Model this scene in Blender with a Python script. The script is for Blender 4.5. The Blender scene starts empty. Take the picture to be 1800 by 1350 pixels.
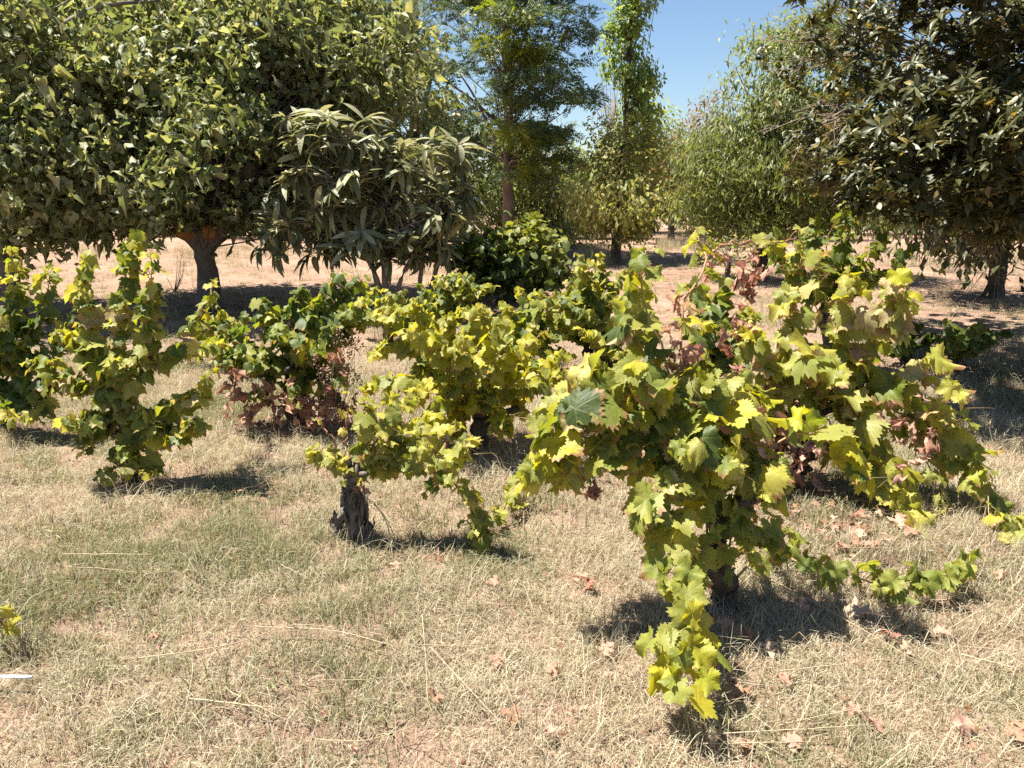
import bpy, math, random
import numpy as np
from mathutils import Matrix, Vector

# ------------------------------------------------------------------ camera, sky, sun, exposure
S = bpy.context.scene
COL = S.collection
R = math.radians
CAM_H, PITCH, FPX = 1.5, R(14.3), 1353.0
cam_d = bpy.data.cameras.new('camera')
cam_d.sensor_width = 36.0
cam_d.lens = 36.0 * FPX / 1800.0
cam_d.clip_start, cam_d.clip_end = 0.05, 2000.0
cam = bpy.data.objects.new('camera', cam_d)
COL.objects.link(cam)
cam.location = (0, 0, CAM_H)
cam.rotation_euler = (R(90) - PITCH, 0, 0)
S.camera = cam

SUN_EL, SUN_AZ = R(66), R(-78)          # azimuth measured from straight ahead (+Y) towards the right (+X)
world = bpy.data.worlds.new('World')
S.world = world
world.use_nodes = True
wn = world.node_tree
sky = wn.nodes.new('ShaderNodeTexSky')
sky.sky_type = 'NISHITA'
sky.sun_disc = False
sky.sun_elevation = SUN_EL
sky.sun_rotation = SUN_AZ
sky.air_density, sky.dust_density, sky.ozone_density = 1.0, 0.2, 4.0
bg = wn.nodes['Background']
bg.inputs['Strength'].default_value = 0.05
wn.links.new(sky.outputs[0], bg.inputs[0])

sun_d = bpy.data.lights.new('sun', 'SUN')
sun_d.energy, sun_d.angle, sun_d.color = 5.0, R(0.53), (1.0, 0.94, 0.84)
sun = bpy.data.objects.new('sun', sun_d)
COL.objects.link(sun)
SUNV = np.array([math.sin(SUN_AZ) * math.cos(SUN_EL), math.cos(SUN_AZ) * math.cos(SUN_EL), math.sin(SUN_EL)])
sun.rotation_euler = Vector(SUNV).to_track_quat('Z', 'Y').to_euler()
sun.location = (4, 10, 20)

S.view_settings.view_transform = 'Standard'
S.view_settings.look = 'None'
S.view_settings.exposure = 1.6
S.view_settings.gamma = 1.0
S.view_settings.use_curve_mapping = False
S.render.engine = 'CYCLES'
cy = S.cycles
cy.max_bounces, cy.diffuse_bounces, cy.glossy_bounces, cy.transmission_bounces, cy.transparent_max_bounces = 5, 3, 2, 3, 4
cy.use_denoising = False
cy.sample_clamp_indirect = 4.0
cy.caustics_reflective = cy.caustics_refractive = False

# ------------------------------------------------------------------ geometry helpers
_c, _s = math.cos(PITCH), math.sin(PITCH)
def P(px, py, Y):
    """world point seen at photo pixel (px, py), Y metres ahead"""
    u, v = px - 900.0, 675.0 - py
    d = np.array([u, _c * FPX + _s * v, -_s * FPX + _c * v])
    return np.array([0, 0, CAM_H]) + d * (Y / d[1])
def G(px, py):
    u, v = px - 900.0, 675.0 - py
    d = np.array([u, _c * FPX + _s * v, -_s * FPX + _c * v])
    p = np.array([0, 0, CAM_H]) + d * (CAM_H / -d[2])
    p[2] = gh(p[0], p[1])
    return p
def proj(p):
    q = np.asarray(p, float) - np.array([0, 0, CAM_H])
    z = q[..., 1] * _c - q[..., 2] * _s
    y = q[..., 1] * _s + q[..., 2] * _c
    z = np.where(z < 0.05, 0.05, z)
    return 900 + FPX * q[..., 0] / z, 675 - FPX * y / z, z
def gh(x, y):
    f = np.exp(-(np.asarray(y) / 30.0) ** 2)
    return f * (0.022 * np.sin(1.3 * x + 0.7) * np.cos(1.1 * y + 0.4) + 0.012 * np.sin(3.9 * x + 1.9 * y) + 0.008 * np.cos(6.3 * y - 4.1 * x + 1.0))
def unit(v):
    v = np.asarray(v, float)
    return v / np.maximum(np.linalg.norm(v, axis=-1, keepdims=True), 1e-9)
def spline(pts, n):
    pts = np.asarray(pts, float)
    if len(pts) == 2:
        t = np.linspace(0, 1, n)[:, None]
        return pts[0] * (1 - t) + pts[1] * t
    p = np.vstack([2 * pts[0] - pts[1], pts, 2 * pts[-1] - pts[-2]])
    m = len(pts) - 1
    out = []
    for g in np.linspace(0, m - 1e-6, n):
        i = int(g); t = g - i
        a, b, c, d = p[i], p[i + 1], p[i + 2], p[i + 3]
        out.append(0.5 * (2 * b + (c - a) * t + (2 * a - 5 * b + 4 * c - d) * t * t + (3 * b - a - 3 * c + d) * t ** 3))
    return np.array(out)

class MB:
    def __init__(self): self.V, self.T, self.U, self.M, self.n = [], [], [], [], 0
    def add(self, V, T, U=None, mi=0):
        V = np.asarray(V, float).reshape(-1, 3); T = np.asarray(T, int).reshape(-1, 3)
        self.V.append(V); self.T.append(T + self.n)
        self.U.append(np.zeros((len(V), 2)) if U is None else U)
        self.M.append(np.full(len(T), mi)); self.n += len(V)
    def tube(self, pts, rad, k=5, rough=0.0, rng=None, cap=True):
        pts = np.asarray(pts, float); n = len(pts)
        rad = np.broadcast_to(np.asarray(rad, float), (n,))
        tg = unit(np.gradient(pts, axis=0))
        a = np.where(np.abs(tg[:, 2:3]) > 0.92, np.array([[1., 0, 0]]), np.array([[0, 0, 1.]]))
        x = unit(np.cross(a, tg)); y = np.cross(tg, x)
        th = np.arange(k) * 2 * math.pi / k
        rr = rad[:, None] * np.ones(k)
        if rough: rr = rr * (1 + rough * (rng.random((n, k)) - .5) * 2)
        V = pts[:, None] + rr[..., None] * (np.cos(th)[None, :, None] * x[:, None] + np.sin(th)[None, :, None] * y[:, None])
        i, j = np.meshgrid(np.arange(n - 1), np.arange(k), indexing='ij')
        i, j = i.ravel(), j.ravel(); j2 = (j + 1) % k
        a0, a1, b0, b1 = i * k + j, i * k + j2, (i + 1) * k + j, (i + 1) * k + j2
        T = np.vstack([np.stack([a0, a1, b1], 1), np.stack([a0, b1, b0], 1)])
        V = V.reshape(-1, 3)
        if cap:
            V = np.vstack([V, pts[-1]])
            e = len(V) - 1
            T = np.vstack([T, [((n - 1) * k + q, (n - 1) * k + (q + 1) % k, e) for q in range(k)]])
        self.add(V, T)
    def mesh(self, name, mats, smooth=True, uv=False):
        V = np.vstack(self.V); T = np.vstack(self.T)
        me = bpy.data.meshes.new(name)
        me.vertices.add(len(V)); me.vertices.foreach_set('co', V.ravel())
        me.loops.add(T.size); me.loops.foreach_set('vertex_index', T.ravel())
        me.polygons.add(len(T)); me.polygons.foreach_set('loop_start', np.arange(0, T.size, 3))
        me.polygons.foreach_set('use_smooth', np.full(len(T), smooth))
        mats = mats if isinstance(mats, (list, tuple)) else [mats]
        for m in mats: me.materials.append(m)
        me.polygons.foreach_set('material_index', np.concatenate(self.M).astype(np.int32))
        if uv:
            U = np.vstack(self.U)
            l = me.uv_layers.new(name='UVMap')
            l.data.foreach_set('uv', U[T.ravel()].ravel())
        me.update(calc_edges=True)
        return me
    def build(self, name, mats, parent=None, smooth=True, uv=False):
        return link(name, self.mesh(name, mats, smooth, uv), parent)

def link(name, me, parent=None):
    o = bpy.data.objects.new(name, me)
    COL.objects.link(o)
    if parent is not None: o.parent = parent
    return o
def tag(o, label=None, cat=None, group=None, kind=None):
    if label: o['label'] = label
    if cat: o['category'] = cat
    if group: o['group'] = group
    if kind: o['kind'] = kind
    return o
def empty(name, base, label, cat, group=None):
    o = bpy.data.objects.new(name, None)
    o.empty_display_size = 0.1
    COL.objects.link(o)
    o.location = tuple(base)
    return tag(o, label, cat, group)

# ------------------------------------------------------------------ materials
def new_mat(name):
    m = bpy.data.materials.new(name); m.use_nodes = True
    nt = m.node_tree
    for n in list(nt.nodes): nt.nodes.remove(n)
    out = nt.nodes.new('ShaderNodeOutputMaterial')
    return m, nt, out
def mth(nt, op, a, b=None, clamp=False):
    n = nt.nodes.new('ShaderNodeMath'); n.operation = op; n.use_clamp = clamp
    for i, v in enumerate((a, b)):
        if v is None: continue
        if hasattr(v, 'is_output'): nt.links.new(v, n.inputs[i])
        else: n.inputs[i].default_value = v
    return n.outputs[0]
def ramp(nt, fac, cols):
    n = nt.nodes.new('ShaderNodeValToRGB')
    el = n.color_ramp.elements
    while len(el) < len(cols): el.new(0.5)
    for i, (p, c) in enumerate(cols):
        el[i].position = p; el[i].color = (*c, 1)
    nt.links.new(fac, n.inputs[0])
    return n.outputs[0]
def mixc(nt, fac, a, b, mode='MIX'):
    n = nt.nodes.new('ShaderNodeMix'); n.data_type = 'RGBA'; n.blend_type = mode
    for s, v in ((n.inputs[0], fac), (n.inputs[6], a), (n.inputs[7], b)):
        if hasattr(v, 'is_output'): nt.links.new(v, s)
        elif isinstance(v, (int, float)): s.default_value = v
        else: s.default_value = (*v, 1)
    return n.outputs[2]
def noise(nt, scale, detail=3, rough=.55, vec=None):
    n = nt.nodes.new('ShaderNodeTexNoise')
    n.inputs['Scale'].default_value = scale; n.inputs['Detail'].default_value = detail; n.inputs['Roughness'].default_value = rough
    if vec is not None: nt.links.new(vec, n.inputs['Vector'])
    return n.outputs[0]
def rnd01(nt):
    g = nt.nodes.new('ShaderNodeNewGeometry'); o = nt.nodes.new('ShaderNodeObjectInfo')
    return mth(nt, 'FRACT', mth(nt, 'ADD', g.outputs['Random Per Island'], o.outputs['Random']))

def leaf_mat(name, cols, trans=0.4, tcol=None, rough=0.42, spec=0.45, veins=None, under=None, blotch=None, margin=(.36, .34, .07)):
    """two-sided leaf: a ramp of leaf colours picked at random per leaf, veins from the leaf's own UV, light through the blade"""
    m, nt, out = new_mat(name)
    r = rnd01(nt)
    col = ramp(nt, r, [(i / max(1, len(cols) - 1), c) for i, c in enumerate(cols)])
    tc = nt.nodes.new('ShaderNodeTexCoord')
    n1 = noise(nt, 9.0, 3, .6, tc.outputs['Object'] if veins is None else tc.outputs['UV'])
    hsv = nt.nodes.new('ShaderNodeHueSaturation')
    nt.links.new(col, hsv.inputs['Color'])
    nt.links.new(mth(nt, 'ADD', mth(nt, 'MULTIPLY', n1, 0.7), 0.65), hsv.inputs['Value'])
    col = hsv.outputs[0]
    bump_h = n1
    if blotch:
        n2 = noise(nt, 2.2, 3, .65, tc.outputs['UV'])
        off = nt.nodes.new('ShaderNodeMath'); off.operation = 'ADD'
        f = mth(nt, 'MULTIPLY', mth(nt, 'SUBTRACT', mth(nt, 'ADD', n2, mth(nt, 'MULTIPLY', r, .2)), .58), 6.0, True)
        col = mixc(nt, f, col, blotch)
    if veins == 'palmate':
        sp = nt.nodes.new('ShaderNodeSeparateXYZ'); nt.links.new(tc.outputs['UV'], sp.inputs[0])
        x, y = sp.outputs[0], sp.outputs[1]
        best = None; sec = None
        for a in (0, 54, -54, 112, -112):
            dx, dy = math.sin(R(a)), math.cos(R(a))
            perp = mth(nt, 'ABSOLUTE', mth(nt, 'SUBTRACT', mth(nt, 'MULTIPLY', x, dy), mth(nt, 'MULTIPLY', y, dx)))
            al = mth(nt, 'ADD', mth(nt, 'MULTIPLY', x, dx), mth(nt, 'MULTIPLY', y, dy))
            d = mth(nt, 'ADD', perp, mth(nt, 'MULTIPLY', mth(nt, 'LESS_THAN', al, 0.0), 2.0))
            s = mth(nt, 'ADD', al, mth(nt, 'MULTIPLY', perp, -1.0))
            if best is None: best, sec = d, s
            else:
                less = mth(nt, 'LESS_THAN', d, best)
                mx = nt.nodes.new('ShaderNodeMix'); mx.data_type = 'FLOAT'
                nt.links.new(less, mx.inputs[0]); nt.links.new(sec, mx.inputs[2]); nt.links.new(s, mx.inputs[3])
                sec = mx.outputs[0]
                best = mth(nt, 'MINIMUM', best, d)
        main = mth(nt, 'SUBTRACT', 1.0, mth(nt, 'MULTIPLY', best, 42.0), True)
        wav = mth(nt, 'ABSOLUTE', mth(nt, 'SINE', mth(nt, 'MULTIPLY', sec, 13.0)))
        side = mth(nt, 'SUBTRACT', 1.0, mth(nt, 'MULTIPLY', wav, 8.0), True)
        vm = mth(nt, 'MAXIMUM', main, mth(nt, 'MULTIPLY', side, 0.45))
        col = mixc(nt, mth(nt, 'MULTIPLY', vm, 0.38), col, (0.4, 0.38, 0.13))
        n3 = noise(nt, 7.0, 2, .5, tc.outputs['UV'])
        rad = mth(nt, 'POWER', mth(nt, 'ADD', mth(nt, 'MULTIPLY', x, x), mth(nt, 'MULTIPLY', y, y)), .5)
        r2 = mth(nt, 'FRACT', mth(nt, 'MULTIPLY', r, 7.31)); r3 = mth(nt, 'FRACT', mth(nt, 'MULTIPLY', r, 23.7))
        edge = mth(nt, 'MULTIPLY', mth(nt, 'SUBTRACT', mth(nt, 'ADD', rad, mth(nt, 'MULTIPLY', n3, .5)), .62), 1.6, True)
        inter = mth(nt, 'MULTIPLY', mth(nt, 'MULTIPLY', best, 5.0, True), .6)
        yel = mth(nt, 'MULTIPLY', mth(nt, 'MAXIMUM', edge, inter), mth(nt, 'MULTIPLY', r2, .75))
        col = mixc(nt, yel, col, margin)
        rim = mth(nt, 'MULTIPLY', mth(nt, 'SUBTRACT', mth(nt, 'ADD', rad, mth(nt, 'MULTIPLY', n3, .7)), 1.08), 7.0, True)
        col = mixc(nt, mth(nt, 'MULTIPLY', rim, mth(nt, 'GREATER_THAN', r3, .68)), col, (.3, .17, .08))
        bump_h = mth(nt, 'ADD', mth(nt, 'SUBTRACT', mth(nt, 'MULTIPLY', wav, 0.25), mth(nt, 'MULTIPLY', main, 0.5)), n3)
    elif veins == 'pinnate':
        sp = nt.nodes.new('ShaderNodeSeparateXYZ'); nt.links.new(tc.outputs['UV'], sp.inputs[0])
        x, y = mth(nt, 'ABSOLUTE', sp.outputs[0]), sp.outputs[1]
        main = mth(nt, 'SUBTRACT', 1.0, mth(nt, 'MULTIPLY', x, 60.0), True)
        wav = mth(nt, 'ABSOLUTE', mth(nt, 'SINE', mth(nt, 'MULTIPLY', mth(nt, 'SUBTRACT', y, mth(nt, 'MULTIPLY', x, .9)), 38.0)))
        side = mth(nt, 'SUBTRACT', 1.0, mth(nt, 'MULTIPLY', wav, 3.0), True)
        vm = mth(nt, 'MAXIMUM', main, mth(nt, 'MULTIPLY', side, .5))
        col = mixc(nt, mth(nt, 'MULTIPLY', vm, .5), col, (.25, .25, .13))
        bump_h = wav
    top = col
    if under:
        g = nt.nodes.new('ShaderNodeNewGeometry')
        col = mixc(nt, g.outputs['Backfacing'], col, mixc(nt, 0.35, under, top))
    bs = nt.nodes.new('ShaderNodeBsdfPrincipled')
    nt.links.new(col, bs.inputs['Base Color'])
    bs.inputs['Roughness'].default_value = rough
    bs.inputs['Specular IOR Level'].default_value = spec
    if veins:
        bp = nt.nodes.new('ShaderNodeBump'); bp.inputs['Strength'].default_value = 0.35; bp.inputs['Distance'].default_value = 0.004
        nt.links.new(bump_h, bp.inputs['Height']); nt.links.new(bp.outputs[0], bs.inputs['Normal'])
    if trans > 0:
        tr = nt.nodes.new('ShaderNodeBsdfTranslucent')
        h2 = nt.nodes.new('ShaderNodeMix'); h2.data_type = 'RGBA'; h2.blend_type = 'MULTIPLY'; h2.inputs[0].default_value = 1.0
        nt.links.new(top, h2.inputs[6]); h2.inputs[7].default_value = (*(tcol or (1.9, 1.7, 0.6)), 1)
        nt.links.new(h2.outputs[2], tr.inputs[0])
        mx = nt.nodes.new('ShaderNodeMixShader'); mx.inputs[0].default_value = trans
        nt.links.new(bs.outputs[0], mx.inputs[1]); nt.links.new(tr.outputs[0], mx.inputs[2])
        nt.links.new(mx.outputs[0], out.inputs[0])
    else:
        nt.links.new(bs.outputs[0], out.inputs[0])
    return m

def bark_mat(name, c1, c2, scale=14.0, bump=0.8, stretch=(1, 1, .25)):
    m, nt, out = new_mat(name)
    tc = nt.nodes.new('ShaderNodeTexCoord'); mp = nt.nodes.new('ShaderNodeMapping')
    mp.inputs['Scale'].default_value = stretch
    nt.links.new(tc.outputs['Object'], mp.inputs[0])
    n1 = noise(nt, scale, 6, .7, mp.outputs[0]); n2 = noise(nt, scale * .25, 3, .6, tc.outputs['Object'])
    f = mth(nt, 'ADD', mth(nt, 'MULTIPLY', n1, .7), mth(nt, 'MULTIPLY', n2, .4))
    col = ramp(nt, f, [(.38, c1), (.68, c2)])
    bs = nt.nodes.new('ShaderNodeBsdfPrincipled')
    nt.links.new(col, bs.inputs['Base Color']); bs.inputs['Roughness'].default_value = .9
    bs.inputs['Specular IOR Level'].default_value = .2
    bp = nt.nodes.new('ShaderNodeBump'); bp.inputs['Strength'].default_value = bump; bp.inputs['Distance'].default_value = .02
    nt.links.new(n1, bp.inputs['Height']); nt.links.new(bp.outputs[0], bs.inputs['Normal'])
    nt.links.new(bs.outputs[0], out.inputs[0])
    return m
def plain_mat(name, col, rough=.6, cols2=None, trans=0):
    return leaf_mat(name, [col, cols2 or tuple(c * .75 for c in col)], trans, (1.2, 1.1, .8), rough, .3)

MAT = {}
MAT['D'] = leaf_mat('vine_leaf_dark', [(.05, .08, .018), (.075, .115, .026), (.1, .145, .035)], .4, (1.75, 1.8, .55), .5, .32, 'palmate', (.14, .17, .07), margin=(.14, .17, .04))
MAT['G'] = leaf_mat('vine_leaf_green', [(.1, .145, .025), (.15, .19, .03), (.2, .235, .045)], .44, (1.7, 1.6, .45), .5, .32, 'palmate', (.18, .21, .08))
MAT['Y'] = leaf_mat('vine_leaf_lime', [(.21, .24, .05), (.27, .29, .06), (.34, .34, .09)], .46, (1.55, 1.45, .6), .5, .32, 'palmate', (.26, .27, .12))
MAT['L'] = leaf_mat('vine_leaf_yellow', [(.36, .36, .06), (.44, .41, .07), (.5, .44, .13)], .45, (1.4, 1.3, .6), .5, .35, 'palmate', (.36, .35, .14))
MAT['P'] = leaf_mat('vine_leaf_pale', [(.4, .36, .14), (.44, .36, .18), (.5, .38, .22)], .4, (1.3, 1.15, .7), .5, .4, 'palmate', (.36, .32, .16), blotch=(.36, .2, .12))
MAT['R'] = leaf_mat('vine_leaf_dry', [(.3, .13, .095), (.42, .23, .17), (.5, .31, .24), (.37, .18, .13)], .25, (1.25, .9, .75), .75, .15, 'palmate', (.44, .3, .23), margin=(.36, .2, .13))
MAT['cane_red'] = plain_mat('cane_red', (.3, .13, .08), .55, (.36, .2, .1))
MAT['cane'] = plain_mat('cane_tan', (.3, .24, .1), .55, (.32, .2, .1))
MAT['vinewood'] = bark_mat('vine_bark', (.03, .022, .018), (.27, .225, .195), 26, 1.0, (1, 1, .3))
MAT['vineshade'] = bark_mat('vine_bark_shaded', (.03, .022, .018), (.14, .11, .09), 60, 1.0, (1, 1, .2))  # vine bark darkened: shade under the leaves put into the colour
MAT['V'] = leaf_mat('vine_leaf_vivid', [(.3, .33, .02), (.4, .39, .02), (.46, .4, .03), (.36, .36, .02)], .45, (1.4, 1.3, .35), .5, .35, 'palmate', (.34, .35, .07))  # more saturated yellow-green leaf colour
MAT['grape'] = plain_mat('grape_skin', (.34, .38, .12), .35, (.45, .42, .16), .2)
MAT['figwood'] = bark_mat('fig_bark', (.1, .085, .075), (.24, .21, .19), 10, .5, (1, 1, .6))
MAT['cutwood'] = plain_mat('cut_wood', (.42, .17, .06), .8, (.5, .22, .08))
MAT['loqwood'] = bark_mat('loquat_bark', (.12, .1, .085), (.28, .24, .2), 20, .5)
MAT['pinewood'] = bark_mat('feathery_bark', (.07, .05, .042), (.24, .18, .15), 12, .8)
MAT['darkwood'] = bark_mat('dark_bark', (.035, .028, .024), (.14, .115, .1), 14, .7)
MAT['drytwig'] = bark_mat('dry_twig', (.16, .11, .08), (.36, .28, .22), 20, .3)
MAT['fig'] = leaf_mat('fig_leaf', [(.09, .12, .045), (.145, .175, .065), (.2, .22, .09), (.36, .35, .19)], .4, (1.55, 1.5, .8), .46, .3, None, (.48, .46, .31))
MAT['loq'] = leaf_mat('loquat_leaf', [(.07, .085, .032), (.105, .12, .048), (.16, .165, .08)], .28, (1.6, 1.5, .7), .45, .4, 'pinnate', (.44, .41, .28))
MAT['loqy'] = leaf_mat('loquat_young_leaf', [(.29, .285, .16), (.38, .365, .23), (.21, .22, .11)], .28, (1.3, 1.3, .8), .55, .3, 'pinnate', (.46, .42, .3))
MAT['feather'] = leaf_mat('feathery_leaf', [(.065, .1, .045), (.095, .135, .06), (.14, .17, .07)], .4, (1.6, 1.6, .75), .5, .3)
MAT['feathery'] = leaf_mat('feathery_leaf_gold', [(.15, .19, .03), (.2, .22, .04)], .4, (1.5, 1.5, .5), .5, .3)
MAT['pop'] = leaf_mat('slender_tree_leaf', [(0.144, 0.224, 0.056), (0.224, 0.304, 0.088), (0.352, 0.384, 0.128), (0.096, 0.176, 0.048)], 0.42, (1.6, 1.6, .6), .48, .3)
MAT['pear'] = leaf_mat('fruit_tree_leaf', [(.19, .23, .07), (.28, .3, .1), (.36, .36, .14), (.3, .23, .09)], .44, (1.55, 1.5, .75), .46, .35)
MAT['wal'] = leaf_mat('lance_leaf', [(.1, .135, .045), (.15, .185, .06), (.2, .225, .08), (.26, .27, .11)], .4, (1.55, 1.5, .65), .46, .35)
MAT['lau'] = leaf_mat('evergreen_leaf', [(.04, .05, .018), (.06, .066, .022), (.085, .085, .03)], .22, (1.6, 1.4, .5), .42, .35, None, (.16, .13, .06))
MAT['laug'] = leaf_mat('evergreen_leaf_sunlit', [(.2, .17, .05), (.3, .24, .08), (.16, .16, .055)], .35, (1.5, 1.2, .5), .42, .4, None, (.3, .23, .11))  # golden sunlight on the rosette tips put into the leaf colour
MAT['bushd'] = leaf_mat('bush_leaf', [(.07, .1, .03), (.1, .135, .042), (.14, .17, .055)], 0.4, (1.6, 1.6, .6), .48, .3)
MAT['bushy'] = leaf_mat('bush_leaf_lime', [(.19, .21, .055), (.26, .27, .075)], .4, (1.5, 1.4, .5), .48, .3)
MAT['far'] = leaf_mat('far_leaf', [(0.07, 0.119, 0.035), (0.112, 0.168, 0.049), (0.168, 0.21, 0.07), (0.21, 0.196, 0.084)], 0.35, (1.5, 1.5, .6), .5, .3)
MAT['brown'] = leaf_mat('brown_leaf', [(.2, .11, .06), (.26, .16, .09), (.16, .12, .06)], .3, (1.3, 1.0, .7), .6, .2)

# ------------------------------------------------------------------ leaf templates (blade in XY, tip +Y, top +Z, stalk end at the origin)
def ring_leaf(prof, nout, seed, lod, tooth=.07, fold=0., droop=.2, wave=.1, crump=0.):
    rng = np.random.default_rng(seed)
    pa = np.array([p[0] for p in prof], float); pr = np.array([p[1] for p in prof], float)
    pl, pq = pr * (1 + rng.normal(0, .05, len(pr))), pr * (1 + rng.normal(0, .05, len(pr)))
    th = np.linspace(-177, 177, nout)
    r = np.where(th < 0, np.interp(-th, pa, pl), np.interp(th, pa, pq))
    alt = np.where(np.arange(nout) % 2 == 0, 1., -1.)
    r = r * (1 + tooth * alt * (0.6 + .8 * rng.random(nout)))
    rings = []
    if lod == 0: rings = [(np.linspace(0, nout - 1, 13).round().astype(int), .38), (np.linspace(0, nout - 1, 27).round().astype(int), .72)]
    elif lod == 1: rings = [(np.linspace(0, nout - 1, 12).round().astype(int), .52)]
    rings.append((np.arange(nout), 1.0))
    V = [[0, 0]]; idx = []
    for ids, f in rings:
        idx.append((len(V), ids))
        for i in ids:
            rr = r[i] * f
            if f < 1: rr = np.mean(r[max(0, i - 1):i + 2]) * f
            V.append([math.sin(R(th[i])) * rr, math.cos(R(th[i])) * rr])
    T = []
    s0, ids0 = idx[0]
    T += [(0, s0 + k + 1, s0 + k) for k in range(len(ids0) - 1)]
    for (sa, ia), (sb, ib) in zip(idx[:-1], idx[1:]):
        a = b = 0
        while a < len(ia) - 1 or b < len(ib) - 1:
            if b < len(ib) - 1 and (a == len(ia) - 1 or ib[b + 1] <= (ia[a] + ia[a + 1]) / 2 + .01):
                T.append((sa + a, sb + b + 1, sb + b)); b += 1
            else:
                T.append((sa + a, sa + a + 1, sb + b)); a += 1
    V = np.array(V); x, y = V[:, 0], V[:, 1]
    rad = np.hypot(x, y); an = np.arctan2(x, y)
    ph = rng.random(4) * 6.3
    z = fold * np.abs(x) - droop * (rad ** 2) * (.6 + .4 * np.cos(an)) + wave * rad ** 1.5 * np.sin(3 * an + ph[0]) + wave * .6 * rad ** 2 * np.sin(7 * an + ph[1])
    V3 = np.stack([x, y, z], 1)
    if crump:
        V3[:, 0] *= .62; V3[:, 1] *= .8
        V3 += crump * np.stack([np.sin(9 * y + ph[2]), np.cos(8 * x + ph[1]) * .6, np.sin(7 * x + ph[3]) + np.cos(6 * y + ph[0])], 1) * rad[:, None]
    return V3, np.array(T), V.copy()
GRAPE = [(0, 1.0), (13, .9), (27, .70), (40, .80), (54, .92), (70, .76), (85, .64), (100, .70), (114, .76), (135, .64), (155, .52), (170, .34), (180, .08)]
FIG = [(0, 1.1), (12, .98), (26, .5), (40, .72), (50, .95), (64, .62), (80, .46), (96, .56), (110, .6), (140, .4), (165, .25), (180, .05)]
def lance(n, w, seed, arch=.3, fold=.25, peak=.45, base=.0):
    rng = np.random.default_rng(seed)
    t = np.linspace(0, 1, n + 1)
    wd = w * np.where(t < peak, np.sin(t / peak * math.pi / 2) ** .8, np.cos((t - peak) / (1 - peak) * math.pi / 2) ** .8)
    wd = wd + .004
    b = arch * (1 + .3 * rng.normal())
    y = np.sin(t * b * 2) / (b * 2) if abs(b) > .05 else t
    z = -(1 - np.cos(t * b * 2)) / (b * 2) if abs(b) > .05 else 0 * t
    side = .06 * rng.normal() * np.sin(t * 3)
    V, U = [], []
    for i in range(n + 1):
        for s in (-1, 0, 1):
            V.append([s * wd[i] + side[i], y[i], z[i] + fold * abs(s) * wd[i]]); U.append([s * wd[i], t[i]])
    T = []
    for i in range(n):
        for k in (0, 1):
            a = i * 3 + k
            T += [(a, a + 1, a + 4), (a, a + 4, a + 3)]
    return np.array(V), np.array(T), np.array(U)
def frond(np_, seed):
    """one feathery spray: a fine stalk with rows of narrow leaflets"""
    rng = np.random.default_rng(seed)
    V, T = [], []
    def quad(a, d, w, n):
        s = np.cross(n, d) * w
        k = len(V); V.extend([a, a + d * .5 + s, a + d, a + d * .5 - s]); T.extend([(k, k + 1, k + 2), (k, k + 2, k + 3)])
    up = np.array([0, 0, 1.])
    for i in range(np_):
        t = (i + .5) / np_
        c = np.array([0, t, -.25 * t * t])
        for s in (-1, 1):
            d = np.array([s * .34 * (1 - .55 * abs(2 * t - 1)), .13, .05 * rng.normal() - .04])
            quad(c, d * (1 + .2 * rng.normal()), .16, up)
    quad(np.zeros(3), np.array([0, 1., -.25]), .015, up)
    return np.array(V), np.array(T), np.zeros((len(V), 2))

LOD0 = [ring_leaf(GRAPE, 55, 10 + i, 0, .075, (-.12, .1, -.2, .22, 0, -.08, .3)[i], (.3, .15, .4, .2, .1, .5, .1)[i], (.14, .2, .12, .22, .24, .16, .18)[i]) for i in range(7)]
LOD1 = [ring_leaf(GRAPE, 29, 30 + i, 1, .07, (-.12, .1, -.25, .25, 0, .35)[i], (.3, .15, .4, .2, .5, .1)[i], (.14, .2, .12, .22, .18, .18)[i]) for i in range(6)]
LOD2 = [ring_leaf(GRAPE, 15, 50 + i, 2, .06, (-.15, .12, .3, -.3)[i], (.3, .1, .2, .45)[i], .12) for i in range(4)]
DRY = [ring_leaf(GRAPE, 29, 70 + i, 1, .1, (.5, -.4, .7, .2, -.6)[i], (.5, .3, -.4, .8, .4)[i], .3, .27) for i in range(5)]
FIGL = [(lambda q: (q[0] * np.array([.66, 1.05, 1.0]), q[1], q[2]))(ring_leaf(FIG, 19, 90 + i, 2, .0, (.45, .9, -.3, 1.3, .2, .7)[i], (.45, .25, .6, .4, .9, -.3)[i], .16)) for i in range(6)]
LOQ = [lance(6, .12, 110 + i, (.25, .55, .9, .1, .7)[i], .25, .58) for i in range(5)]
LAU = [lance(3, .19, 130 + i, (.1, .3, -.15, .4)[i], .3, .6) for i in range(4)]
WAL = [lance(2, .15, 140 + i, (.2, .5, .7)[i], .3, .4) for i in range(3)]
OVA = [lance(2, .27, 150 + i, (.2, .5, .0)[i], .3, .45) for i in range(3)]
FRO = [frond(9, 160 + i) for i in range(4)]

_mesh_cache = {}
def tmesh(key, tmpl, mat):
    k = (key, mat)
    if k not in _mesh_cache:
        mb = MB(); mb.add(*tmpl)
        _mesh_cache[k] = mb.mesh('leaf', MAT[mat], True, True)
    return _mesh_cache[k]

def frames(n, t):
    n = unit(n)
    t = unit(t - (t * n).sum(-1, keepdims=True) * n)
    x = np.cross(t, n)
    return np.stack([x, t, n], -1)          # columns

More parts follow.
